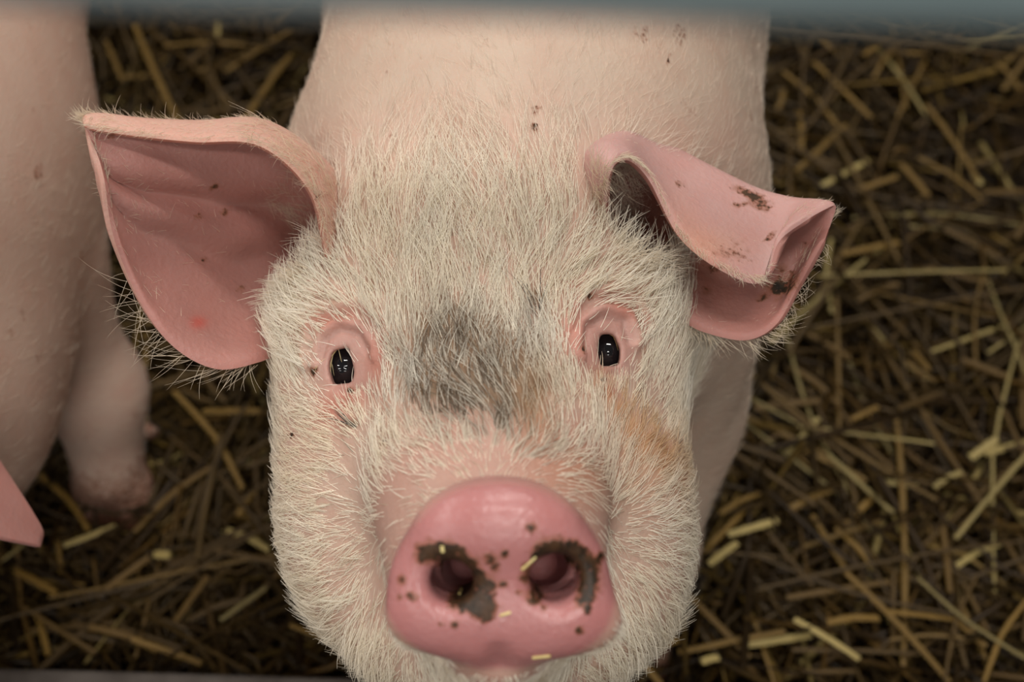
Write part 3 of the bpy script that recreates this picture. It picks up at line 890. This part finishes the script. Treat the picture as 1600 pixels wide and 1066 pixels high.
# long bristles in front of the ear openings, rooted on the skin or the ear
from mathutils.bvhtree import BVHTree
bvh = BVHTree.FromPolygons([tuple(v) for v in V], [tuple(q) for q in Q])
ear_bvh = {e_.name: BVHTree.FromPolygons([v.co[:] for v in e_.data.vertices], [tuple(p.vertices) for p in e_.data.polygons]) for e_ in (ear_l, ear_r)}
def rooted(W, parent):
    out = []
    for w in W:
        hits = [t_.find_nearest(Vector(w)) for t_ in [bvh] + ([ear_bvh[parent.name]] if parent.name in ear_bvh else [])]
        out.append(np.array(min(hits, key=lambda h: h[3])[0]))
    return np.array(out)
def tuft(pts, n_, direc, ln, parent, name, spread=(10, 10), colour=(240, 224, 196), rad=0.00012, lift=0.5):
    pts = np.array(pts, float)
    k = rng.integers(0, len(pts), n_)
    r_ = pts[k] + np.c_[rng.normal(size=n_) * spread[0], rng.normal(size=n_) * spread[1], np.zeros(n_)]
    W = P(r_[:, 0], r_[:, 1], r_[:, 2])
    W = rooted(W, parent)
    d = direc[0] * AX_R - direc[1] * AX_U
    N_ = np.tile(AX_T, (n_, 1))
    o = strands(name, W, tangent(np.tile(d, (n_, 1)) + rng.normal(size=(n_, 3)) * 0.25, N_), N_, np.full(n_, ln), np.full(n_, lift), np.tile(lin(*colour), (n_, 1)) * (0.8 + 0.3 * rng.random((n_, 1))), None, radius=rad, clump=0.004, clump_pull=0.1)
    o.parent = parent
    return o
tuft([(514, 556, .7125), (520, 551, .7115), (526, 549, .711), (509, 562, .7135)], 22, (-0.55, 0.85), 0.0075, EYES[0]['ob'], 'eyelashes', (2, 2), (232, 214, 160), 0.00016)
tuft([(956, 524, .711), (963, 527, .7118), (970, 533, .713)], 16, (0.75, 0.45), 0.0055, EYES[1]['ob'], 'eyelashes', (2, 2), (214, 176, 112), 0.00014)

tuft([(958, 290, .748), (966, 270, .75), (975, 262, .752), (985, 262, .754), (962, 320, .748)], 110, (0.5, 0.75), 0.020, ear_r, 'ear_hair', (7, 8), (226, 208, 186), 0.00008, 0.15)
tuft([(968, 384, .716), (990, 392, .718), (1012, 402, .722), (1030, 415, .728)], 70, (0.8, -0.35), 0.018, ear_r, 'ear_hair', (10, 8), (240, 226, 204), 0.00009, 0.5)
tuft([(448, 412, .722), (440, 432, .722), (452, 396, .722), (470, 384, .72)], 60, (-0.75, -0.5), 0.016, ear_l, 'ear_hair', (8, 8), (240, 226, 204), 0.00009, 0.5)

# ------------------------------------------------------------------ second pig beside it
S2 = Sculpt()
BX = -0.392
S2.ellipsoid((BX - 0.022, 0.76, 0.335), (0.138, 0.30, 0.175), k=0.05)
S2.ellipsoid((BX - 0.105, 0.97, 0.33), (0.150, 0.30, 0.180), k=0.06)
S2.ellipsoid((BX - 0.165, 1.17, 0.345), (0.138, 0.20, 0.168), k=0.06)
S2.ellipsoid((BX + 0.033, 0.50, 0.26), (0.100, 0.09, 0.12), k=0.04)
S2.ellipsoid((BX, 0.54, 0.345), (0.115, 0.16, 0.130), k=0.05)
FOOT2 = ground(180, 812, 0.02)
for sx in (-1, 1):
    S2.ellipsoid((BX + sx * 0.094, 0.615, 0.285), (0.046, 0.120, 0.125), k=0.035)
    fx = BX + sx * (FOOT2[0] - BX)
    fy = FOOT2[1] + (0.0 if sx > 0 else 0.06)
    S2.chain([((BX + sx * 0.092, fy + 0.06, 0.22), 0.040), ((fx, fy + 0.04, 0.125), 0.029), ((fx, fy + 0.018, 0.06), 0.025)], k=0.025)
    for dx in (-0.013, 0.013):
        S2.cone((fx + dx, fy + 0.014, 0.046), 0.016, (fx + dx * 1.15, fy, 0.014), 0.013, k=0.006)
        S2.cone((fx + dx * 1.6, fy + 0.048, 0.062), 0.007, (fx + dx * 1.8, fy + 0.056, 0.046), 0.005, k=0.006)
    hx = BX - 0.17 + sx * 0.095
    S2.ellipsoid((hx, 1.19, 0.27), (0.06, 0.105, 0.14), k=0.05)
    S2.chain([((hx, 1.15, 0.22), 0.055), ((hx, 1.23, 0.145), 0.030), ((hx, 1.205, 0.06), 0.024)], k=0.03)
    for dx in (-0.012, 0.012):
        S2.cone((hx + dx, 1.20, 0.045), 0.016, (hx + dx * 1.1, 1.186, 0.014), 0.013, k=0.008)
HX = BX - 0.06
S2.ellipsoid((HX, 0.385, 0.385), (0.088, 0.10, 0.085), k=0.05)
S2.cone((HX, 0.36, 0.36), 0.072, (HX - 0.01, 0.185, 0.255), 0.043, 0.04)
for sx in (-1, 1): S2.ellipsoid((HX + sx * 0.055, 0.36, 0.31), (0.04, 0.07, 0.055), k=0.03)
S2.ellipsoid((HX - 0.005, 0.27, 0.255), (0.05, 0.09, 0.04), k=0.03)
dn = np.array([-0.03, -0.87, -0.5]); dn /= np.linalg.norm(dn)
du = np.cross(dn, (1.0, 0, 0)); du /= np.linalg.norm(du); dr = np.cross(du, dn)
dc2 = np.array([HX - 0.012, 0.165, 0.243])
S2.ellipsoid(dc2, (0.042, 0.035, 0.013), np.stack([dr, du, dn]), 0.008)
for sx in (-1, 1): S2.cone(dc2 + dr * sx * 0.018 + dn * 0.012, 0.009, dc2 + dr * sx * 0.015 - dn * 0.03, 0.006, 0.006, 'd')
E2 = [np.array([HX + sx * 0.066, 0.315, 0.392]) for sx in (-1, 1)]
for ec in E2: S2.ellipsoid(ec, (0.012, 0.014, 0.013), k=0.012)
V2, Q2 = S2.surface(np.arange(-0.76, -0.19, 0.004), graded(0.10, 0.14, 0.62, 1.45, 0.004, 1.1, 0.009), np.arange(-0.02, 0.56, 0.004))
V2 = smooth_verts(V2, Q2, 3, 0.45)
VN2, QA2 = quad_normals(V2, Q2)
C2 = np.tile(lin(190, 162, 146), (len(V2), 1)) * (0.92 + 0.16 * vnoise(V2, 25, 11)[:, None])
m_ = sstep(0.09, 0.04, np.linalg.norm(V2 - dc2, axis=1) * 1.4)[:, None]
C2 = C2 * (1 - m_) + lin(216, 132, 130) * m_
m_ = sstep(0.042, 0.028, V2[:, 2])[:, None]
C2 = C2 * (1 - m_) + lin(70, 54, 46) * m_
pig2 = tag(empty('pig', (BX, 0.74, 0.0)), 'plain pink pig standing close beside the spread ear of the bristly pig', 'pig')
body2 = keep(mesh_object('body', V2, Q2, M_SKIN), pig2)
attr_color(body2.data, 'col', C2)
attr_float(body2.data, 'dirt', np.maximum(0.5 * sstep(0.11, 0.05, V2[:, 2]), 0.45 * sstep(0.55, 0.75, vnoise(V2, 60, 12) * vnoise(V2, 170, 13))))
attr_float(body2.data, 'wet', np.zeros(len(V2)))
for ec in E2: eyeball(ec + np.array([np.sign(ec[0] - HX) * 0.005, -0.004, 0.001]), 0.0085, pig2, (np.sign(ec[0] - HX), -0.6, 0.2))
# drooping ears; only the tip of one comes into view
TIP2 = P(66, 846, 0.83)
def ear2(sx):
    base = np.array([HX + sx * 0.066, 0.42, 0.435])
    tip = np.array([HX + sx * (TIP2[0] - HX), TIP2[1], TIP2[2]])
    ax = tip - base; L_ = np.linalg.norm(ax); ax = ax / L_
    up = np.array([0, 0.25, 1.0]); wd = np.cross(ax, up); wd /= np.linalg.norm(wd); nn = np.cross(wd, ax)
    if nn[2] < 0: nn = -nn
    rows = []
    for s_, w_ in ((0, 0.028), (0.2, 0.043), (0.45, 0.047), (0.7, 0.036), (0.88, 0.018), (1.0, 0.004)):
        r_ = []
        for t_ in np.linspace(-1, 1, 6):
            r_.append(base + ax * L_ * s_ + wd * w_ * t_ + nn * (0.018 * (1 - t_ * t_) * (1 - s_) + 0.012 * math.sin(math.pi * s_)))
        rows.append(r_)
    W = np.array(rows); x, y, z = proj(W)
    return np.stack([x, y, z], -1)
def paint_2(W, side, s_, t_):
    return np.tile(lin(186, 134, 126), (len(W), 1)) * (0.92 + 0.16 * vnoise(W, 60, 3)[:, None]), np.zeros(len(W))
for sx in (-1, 1): make_ear(ear2(sx), pig2, 0.006, 1, (), paint_2)
W2 = (QC2 := V2[Q2].mean(1))
d2 = np.where(QC2[:, 2] < 0.06, 0, 1.0) * np.where(np.linalg.norm(QC2 - dc2, axis=1) < 0.06, 0, 1)
RT2, RN2, _ = sample_quads(V2, Q2, VN2, QA2, d2, 26000)
dir2 = tangent(np.tile(np.array([0.1, 1.0, -0.35]), (len(RT2), 1)), RN2)
strands('coat', RT2, dir2, RN2, np.full(len(RT2), 0.011), np.full(len(RT2), 0.2), np.tile(lin(222, 206, 186), (len(RT2), 1)) * (0.85 + 0.25 * rng.random((len(RT2), 1))), pig2, radius=0.00008)

# ------------------------------------------------------------------ straw bedding
def straw_material(name, attr):
    m, nt, b = new_mat(name)
    if attr: c = node(nt, 'ShaderNodeAttribute', attribute_name='col').outputs['Color']
    else: c = node(nt, 'ShaderNodeObjectInfo').outputs['Color']
    tc = node(nt, 'ShaderNodeTexCoord').outputs['Object']
    n = node(nt, 'ShaderNodeTexNoise'); n.inputs['Scale'].default_value = 60 if attr else 6; n.inputs['Detail'].default_value = 4
    nt.links.new(tc, n.inputs['Vector'])
    f = node(nt, 'ShaderNodeMapRange'); f.inputs[1].default_value, f.inputs[2].default_value, f.inputs[3].default_value, f.inputs[4].default_value = 0.3, 0.7, 0.55, 1.15
    nt.links.new(n.outputs['Fac'], f.inputs[0])
    v = node(nt, 'ShaderNodeVectorMath', operation='SCALE'); nt.links.new(c, v.inputs[0]); nt.links.new(f.outputs[0], v.inputs['Scale'])
    nt.links.new(v.outputs[0], b.inputs['Base Color'])
    b.inputs['Roughness'].default_value = 0.55
    b.inputs['Specular IOR Level'].default_value = 0.3
    return m
M_BED = straw_material('straw_bed', True)
M_STALK = straw_material('straw_stalk', False)

GOLD, PALE, BROWN = lin(122, 94, 42), lin(166, 146, 90), lin(95, 71, 29)
def bed_colours(n_):
    c = np.tile(lin(72, 54, 23), (n_, 1))
    r_ = rng.random(n_)
    c[r_ > 0.45] = lin(56, 40, 17); c[r_ > 0.72] = lin(92, 68, 30); c[r_ > 0.90] = lin(116, 92, 44); c[r_ > 0.98] = lin(146, 126, 74)
    return c * (0.55 + 0.6 * rng.random((n_, 1)))

bvh2 = BVHTree.FromPolygons([tuple(v) for v in V2], [tuple(q) for q in Q2])
low = np.concatenate([V[V[:, 2] < 0.10], V2[V2[:, 2] < 0.10]])
low_cells = {(int(math.floor(x / 0.02)), int(math.floor(y / 0.02))) for x, y in low[:, :2]}
def inside_pig(p, tol=0.0015):
    if (int(math.floor(p[0] / 0.02)), int(math.floor(p[1] / 0.02))) not in low_cells: return False
    for t_ in (bvh, bvh2):
        loc, nrm, _, d = t_.find_nearest(Vector(p), 0.04)
        if loc is not None and (Vector(p) - loc).dot(nrm) < -tol: return True
    return False
def pierces(a, b, n_=13): return any(inside_pig(a + (b - a) * u) for u in np.linspace(0, 1, n_))

# loose mass of stalks, past counting
NB, SIDES, RINGS = 42000, 4, 3
bx0, bx1, by0, by1 = -1.15, 1.15, KERB_Y + 0.01, 1.75
cx_ = bx0 + (bx1 - bx0) * rng.random(NB); cy_ = by0 + (by1 - by0) * rng.random(NB)
NX = 16000                                                  # thinner spread out to the pen walls
cx_ = np.r_[cx_, -2.0 + 4.0 * rng.random(NX)]; cy_ = np.r_[cy_, by0 + (2.8 - by0) * rng.random(NX)]; NB += NX
cz_ = 0.004 + 0.046 * rng.random(NB) ** 0.8
Ls = np.clip(rng.gamma(3.0, 0.034, NB), 0.02, 0.26); Rs = 0.0009 + 0.0014 * rng.random(NB) ** 1.5
chaff = rng.random(NB) < 0.3
Ls[chaff] = 0.006 + 0.02 * rng.random(chaff.sum()); Rs[chaff] *= 0.8
hollow = gs(*proj(np.c_[cx_, cy_, cz_])[:2], 1590, 238, 42, 46)
keepm = rng.random(NB) > hollow * 1.6
keepm &= ~((cz_ > 0.02) & (hollow > 0.2))
cx_, cy_, cz_, Ls, Rs = (a[keepm] for a in (cx_, cy_, cz_, Ls, Rs)); NB = len(cx_)
ang = rng.random(NB) * 2 * math.pi; slope = rng.normal(size=NB) * 0.16
D = np.c_[np.cos(ang) * np.cos(slope), np.sin(ang) * np.cos(slope), np.sin(slope)]
W_ = np.c_[-np.sin(ang), np.cos(ang), np.zeros(NB)]; U_ = np.cross(D, W_)
half = np.abs(D[:, 1]) * Ls / 2
cy_ = np.maximum(cy_, by0 + half + 0.004)
bend = rng.normal(size=NB) * 0.10 * Ls; bendz = rng.normal(size=NB) * 0.05 * Ls
BV = np.zeros((NB, RINGS, SIDES, 3), np.float32)
for i, u in enumerate((-0.5, 0.05, 0.5)):
    c = np.c_[cx_, cy_, cz_] + D * (Ls * u)[:, None] + W_ * (bend * (0.25 - u * u) * 4)[:, None] + U_ * (bendz * (0.25 - u * u) * 4)[:, None]
    c[:, 2] = np.maximum(c[:, 2], 0.004)
    for j in range(SIDES):
        t = 2 * math.pi * j / SIDES
        BV[:, i, j] = c + W_ * (Rs * math.cos(t) * 1.25)[:, None] + U_ * (Rs * math.sin(t) * 0.7)[:, None]
mid = BV.mean(2)
free = np.array([not (pierces(m_[0], m_[1], 9) or pierces(m_[1], m_[2], 9)) for m_ in mid.astype(float)])
BV = BV[free]; NB = len(BV)
base = np.arange(NB)[:, None] * (RINGS * SIDES)
fl = []
for i in range(RINGS - 1):
    for j in range(SIDES): fl.append((i * SIDES + j, (i + 1) * SIDES + j, (i + 1) * SIDES + (j + 1) % SIDES, i * SIDES + (j + 1) % SIDES))
fl += [(3, 2, 1, 0), (8, 9, 10, 11)]
BF = (base[:, None, :] + np.array(fl)[None, :, :]).reshape(-1, 4)
bed = tag(mesh_object('straw_bedding', BV.reshape(-1, 3), BF, M_BED), 'deep dark brown trampled straw bedding covering the pen floor', 'straw', kind='stuff')
attr_color(bed.data, 'col', np.repeat(bed_colours(NB), RINGS * SIDES, 0))

# single stalks on top
def stalk_mesh(k):
    """unit-length stalk along X with nodes and a split end; k chooses the bend"""
    r_ = np.random.default_rng(100 + k)
    seg, sd = 6, 6
    by, bz = r_.normal() * 0.016, abs(r_.normal()) * 0.01
    kink = (r_.random() - 0.5) * (0.5 if k % 3 == 0 else 0.0)
    Vv, Ff = [], []
    for i in range(seg + 1):
        u = i / seg - 0.5
        c = np.array([u, by * (0.25 - u * u) * 4 + kink * max(0, u - 0.05) , bz * (0.25 - u * u) * 4])
        rr = 0.5 * (1 + (0.16 if i in (2, 4) else 0))
        for j in range(sd):
            t = 2 * math.pi * j / sd
            Vv.append((c[0], c[1], c[2], rr * math.cos(t), rr * math.sin(t) * 0.45))
    for i in range(seg):
        for j in range(sd): Ff.append((i * sd + j, i * sd + (j + 1) % sd, (i + 1) * sd + (j + 1) % sd, (i + 1) * sd + j))
    Ff += [tuple(range(sd))[::-1], tuple(range(seg * sd, seg * sd + sd))]
    return Vv, Ff
STALKS = {}
def stalk(a, b, width, colour, label, k):
    """a stalk from a to b; stalks of about one length share a mesh"""
    a, b = np.asarray(a, float), np.asarray(b, float)
    L_ = np.linalg.norm(b - a)
    q = round(L_ / 0.012) * 0.012 or 0.012
    wq = round(width / 0.0008) * 0.0008
    key = (k, round(q, 3), round(wq, 4))
    if key not in STALKS:
        Vv, Ff = stalk_mesh(k)
        Vm = [(v[0] * q, v[1] * q + v[3] * wq, v[2] * q + v[4] * wq) for v in Vv]
        me = bpy.data.meshes.new('straw_stalk')
        me.from_pydata(Vm, [], Ff); me.update()
        me.polygons.foreach_set('use_smooth', np.zeros(len(me.polygons), bool))
        me.materials.append(M_STALK)
        STALKS[key] = me
    o = bpy.data.objects.new('straw_stalk', STALKS[key])
    d = (b - a) / L_
    w_ = np.array([-d[1], d[0], 0.0]); w_ /= np.linalg.norm(w_) + 1e-9
    u_ = np.cross(d, w_)
    m = np.eye(4); m[:3, 0], m[:3, 1], m[:3, 2], m[:3, 3] = d, w_, u_, (a + b) / 2
    o.matrix_world = Matrix(m.tolist())
    o.color = (*np.clip(colour, 0, 1), 1)
    tag(o, describe(a, b, label, k), 'straw', 'loose stalks on top of the straw bedding')
    col.objects.link(o)
    return o
LBL = {'p': 'pale cream', 'g': 'golden', 'b': 'reddish brown'}
def describe(a, b, kd, k):
    m = (a + b) / 2; L_ = np.linalg.norm(b - a)
    size = 'short' if L_ < 0.035 else 'long' if L_ > 0.075 else 'mid-length'
    shape = 'kinked ' if k % 3 == 0 else ''
    if m[1] < KERB_Y + 0.09: where = 'close behind the concrete kerb'
    elif m[0] < -0.1: where = 'in the gap between the two pigs'
    elif m[1] > 0.85: where = 'beside the back of the pig with the folded ear'
    elif m[1] > 0.62: where = 'beside the folded ear of the pig'
    else: where = 'beside the stained cheek of the pig'
    return f'{size} {shape}{LBL[kd]} straw stalk {where}'
COLS = {'p': PALE, 'g': GOLD, 'b': BROWN}
SEEN = [(1235, 703, 1272, 656, 'p'), (1512, 718, 1561, 683, 'p'), (1544, 708, 1600, 693, 'p'), (1462, 760, 1497, 737, 'p'), (1376, 752, 1435, 760, 'p'), (1257, 703, 1356, 752, 'g'),
        (1233, 797, 1292, 762, 'g'), (1319, 821, 1361, 774, 'g'), (1272, 809, 1322, 890, 'g'), (1322, 895, 1484, 1066, 'g'), (1494, 885, 1558, 846, 'p'), (1376, 955, 1499, 969, 'g'),
        (1499, 974, 1539, 1009, 'g'), (1539, 1063, 1593, 930, 'g'), (1060, 1019, 1223, 979, 'g'), (1159, 1009, 1267, 992, 'p'), (1243, 969, 1341, 1029, 'p'), (1287, 974, 1376, 960, 'g'),
        (1070, 925, 1173, 1029, 'b'), (1223, 935, 1396, 908, 'b'), (1307, 826, 1366, 880, 'g'), (1475, 831, 1489, 920, 'b'), (1134, 836, 1218, 812, 'p'), (1173, 639, 1287, 626, 'b'),
        (1233, 570, 1322, 634, 'b'), (1326, 658, 1376, 634, 'g'), (1425, 545, 1455, 582, 'g'), (1220, 109, 1321, 195, 'g'), (1321, 195, 1250, 270, 'g'), (1280, 292, 1359, 249, 'p'),
        (1445, 161, 1531, 285, 'g'), (1437, 247, 1535, 304, 'g'), (1407, 255, 1452, 307, 'g'), (1347, 88, 1392, 54, 'g'), (1366, 120, 1392, 75, 'g'), (1396, 82, 1449, 81, 'g'),
        (1272, 97, 1362, 184, 'g'), (1250, 176, 1252, 240, 'g'), (1224, 139, 1216, 176, 'g'), (1317, 397, 1404, 379, 'g'), (1340, 296, 1400, 277, 'g'), (1554, 94, 1600, 139, 'g'),
        (1535, 300, 1600, 296, 'b'), (1284, 60, 1310, 86, 'g'), (1518, 268, 1536, 292, 'p'), (271, 611, 393, 757, 'g'), (313, 643, 425, 643, 'g'), (228, 516, 226, 675, 'g'),
        (212, 829, 321, 723, 'b'), (159, 925, 233, 866, 'b'), (106, 850, 175, 824, 'p'), (242, 866, 265, 868, 'p'), (353, 829, 419, 853, 'p'), (340, 861, 446, 882, 'b'), (207, 999, 313, 1036, 'g'),
        (133, 978, 255, 1010, 'b'), (276, 967, 318, 903, 'b'), (457, 978, 526, 1004, 'g'), (58, 962, 74, 1020, 'g'), (64, 744, 143, 819, 'g'), (27, 893, 85, 925, 'g'), (90, 845, 96, 898, 'g'),
        (372, 808, 393, 765, 'g'), (165, 64, 195, 124, 'g'), (210, 38, 278, 188, 'g'), (383, 188, 454, 86, 'g'), (263, 71, 409, 68, 'g'), (338, 30, 340, 60, 'p'), (356, 109, 450, 49, 'g'),
        (128, 41, 143, 90, 'g'), (195, 120, 240, 116, 'g'), (1100, 860, 1160, 800, 'g'), (1110, 880, 1150, 850, 'p'), (1130, 800, 1180, 770, 'g'), (985, 1020, 1060, 1000, 'g'), (1000, 1030, 1030, 1066, 'g'),
        (1098, 1034, 1120, 1026, 'p'), (1400, 640, 1470, 610, 'b'), (1500, 560, 1580, 590, 'b'), (1260, 520, 1330, 560, 'b'), (1340, 470, 1400, 440, 'b'), (1450, 420, 1540, 440, 'b'), (1480, 360, 1560, 400, 'b')]
n_st = 0
for i, (x0, y0, x1, y1, kd) in enumerate(SEEN):
    h0, h1 = 0.052 + 0.008 * rng.random(), 0.052 + 0.008 * rng.random()
    a, b = ground(x0, y0, h0), ground(x1, y1, h1)
    if min(a[1], b[1]) < KERB_Y + 0.012:
        sh = KERB_Y + 0.012 - min(a[1], b[1]); a[1] += sh; b[1] += sh
    stalk(a, b, {'p': 0.0046, 'g': 0.0041, 'b': 0.0044}[kd] * (0.85 + 0.3 * rng.random()), COLS[kd] * (0.85 + 0.3 * rng.random()), kd, i % 7)
    n_st += 1
FEET = np.array([(0.084, 0.46), (-0.076, 0.46), (FOOT2[0], FOOT2[1] + 0.02), (2 * BX - FOOT2[0], FOOT2[1] + 0.08)])
def clear_of_feet(a, b):
    pts = a[None, :2] + (b - a)[None, :2] * np.linspace(0, 1, 9)[:, None]
    return np.linalg.norm(pts[:, None] - FEET[None], axis=2).min() > 0.055
while n_st < 298:
    x0, y0 = rng.random() * 1700 - 50, rng.random() * 1060 + 10
    if (450 < x0 < 1170) or (x0 < 160 and y0 < 760): continue
    a = ground(x0, y0, 0.046 + 0.016 * rng.random())
    t = rng.random() * math.pi; L_ = np.clip(rng.gamma(3, 0.036), 0.03, 0.22)
    b = a + np.array([math.cos(t) * L_, math.sin(t) * L_, rng.normal() * 0.05 * L_])
    if min(a[1], b[1]) < KERB_Y + 0.012 or gs(*proj((a + b) / 2)[:2], 1590, 238, 45, 50) > 0.3: continue
    if not clear_of_feet(a, b) or pierces(a, b): continue
    kd = 'gbbbbbgbgbbp'[rng.integers(0, 12)]
    stalk(a, b, 0.0022 + 0.0016 * rng.random(), COLS[kd] * (0.45 + 0.45 * rng.random()), kd, int(rng.integers(0, 7)))
    n_st += 1

# straw crumbs stuck to the wet snout
M_CHIP = noise_mat('straw_crumb', lin(206, 180, 110), lin(232, 214, 150), 300, 0.6, 0.2, 0.0005)
def crumb(x0, y0, x1, y1, width, label):
    pts = []
    for x, y in ((x0, y0), ((x0 + x1) / 2, (y0 + y1) / 2), (x1, y1)):
        d = Vector(P(x, y, 1.0) - CAM).normalized()
        hit, nrm, _, _ = bvh.ray_cast(Vector(CAM), d)
        if hit is None: return
        pts.append((np.array(hit) + np.array(nrm) * width * 0.25, np.array(nrm)))
    Vv, Ff = [], []
    ax = pts[2][0] - pts[0][0]; ax /= np.linalg.norm(ax)
    for p_, n_ in pts:
        w_ = np.cross(n_, ax); w_ /= np.linalg.norm(w_)
        for j in range(6):
            t = j * math.pi / 3
            Vv.append(p_ + w_ * width * 0.5 * math.cos(t) + n_ * width * 0.3 * math.sin(t))
    for i in range(2):
        for j in range(6): Ff.append((i * 6 + j, i * 6 + (j + 1) % 6, (i + 1) * 6 + (j + 1) % 6, (i + 1) * 6 + j))
    Ff += [tuple(range(6))[::-1], tuple(range(12, 18))]
    o = mesh_object('straw_crumb', Vv, Ff, M_CHIP, smooth=False)
    tag(o, label, 'straw', 'straw crumbs on the snout')
crumb(832, 1027, 860, 1024, 0.0016, 'pale straw crumb on the lower lip edge of the snout')
crumb(815, 890, 837, 870, 0.0012, 'thin straw crumb leaning on the rim of the wide nostril')
crumb(781, 962, 798, 957, 0.0010, 'small straw crumb on the snout between and below the nostrils')
crumb(691, 853, 692, 862, 0.0014, 'straw crumb stuck in mud above the smaller nostril')
crumb(718, 929, 721, 921, 0.0011, 'straw crumb in the mud below the smaller nostril')
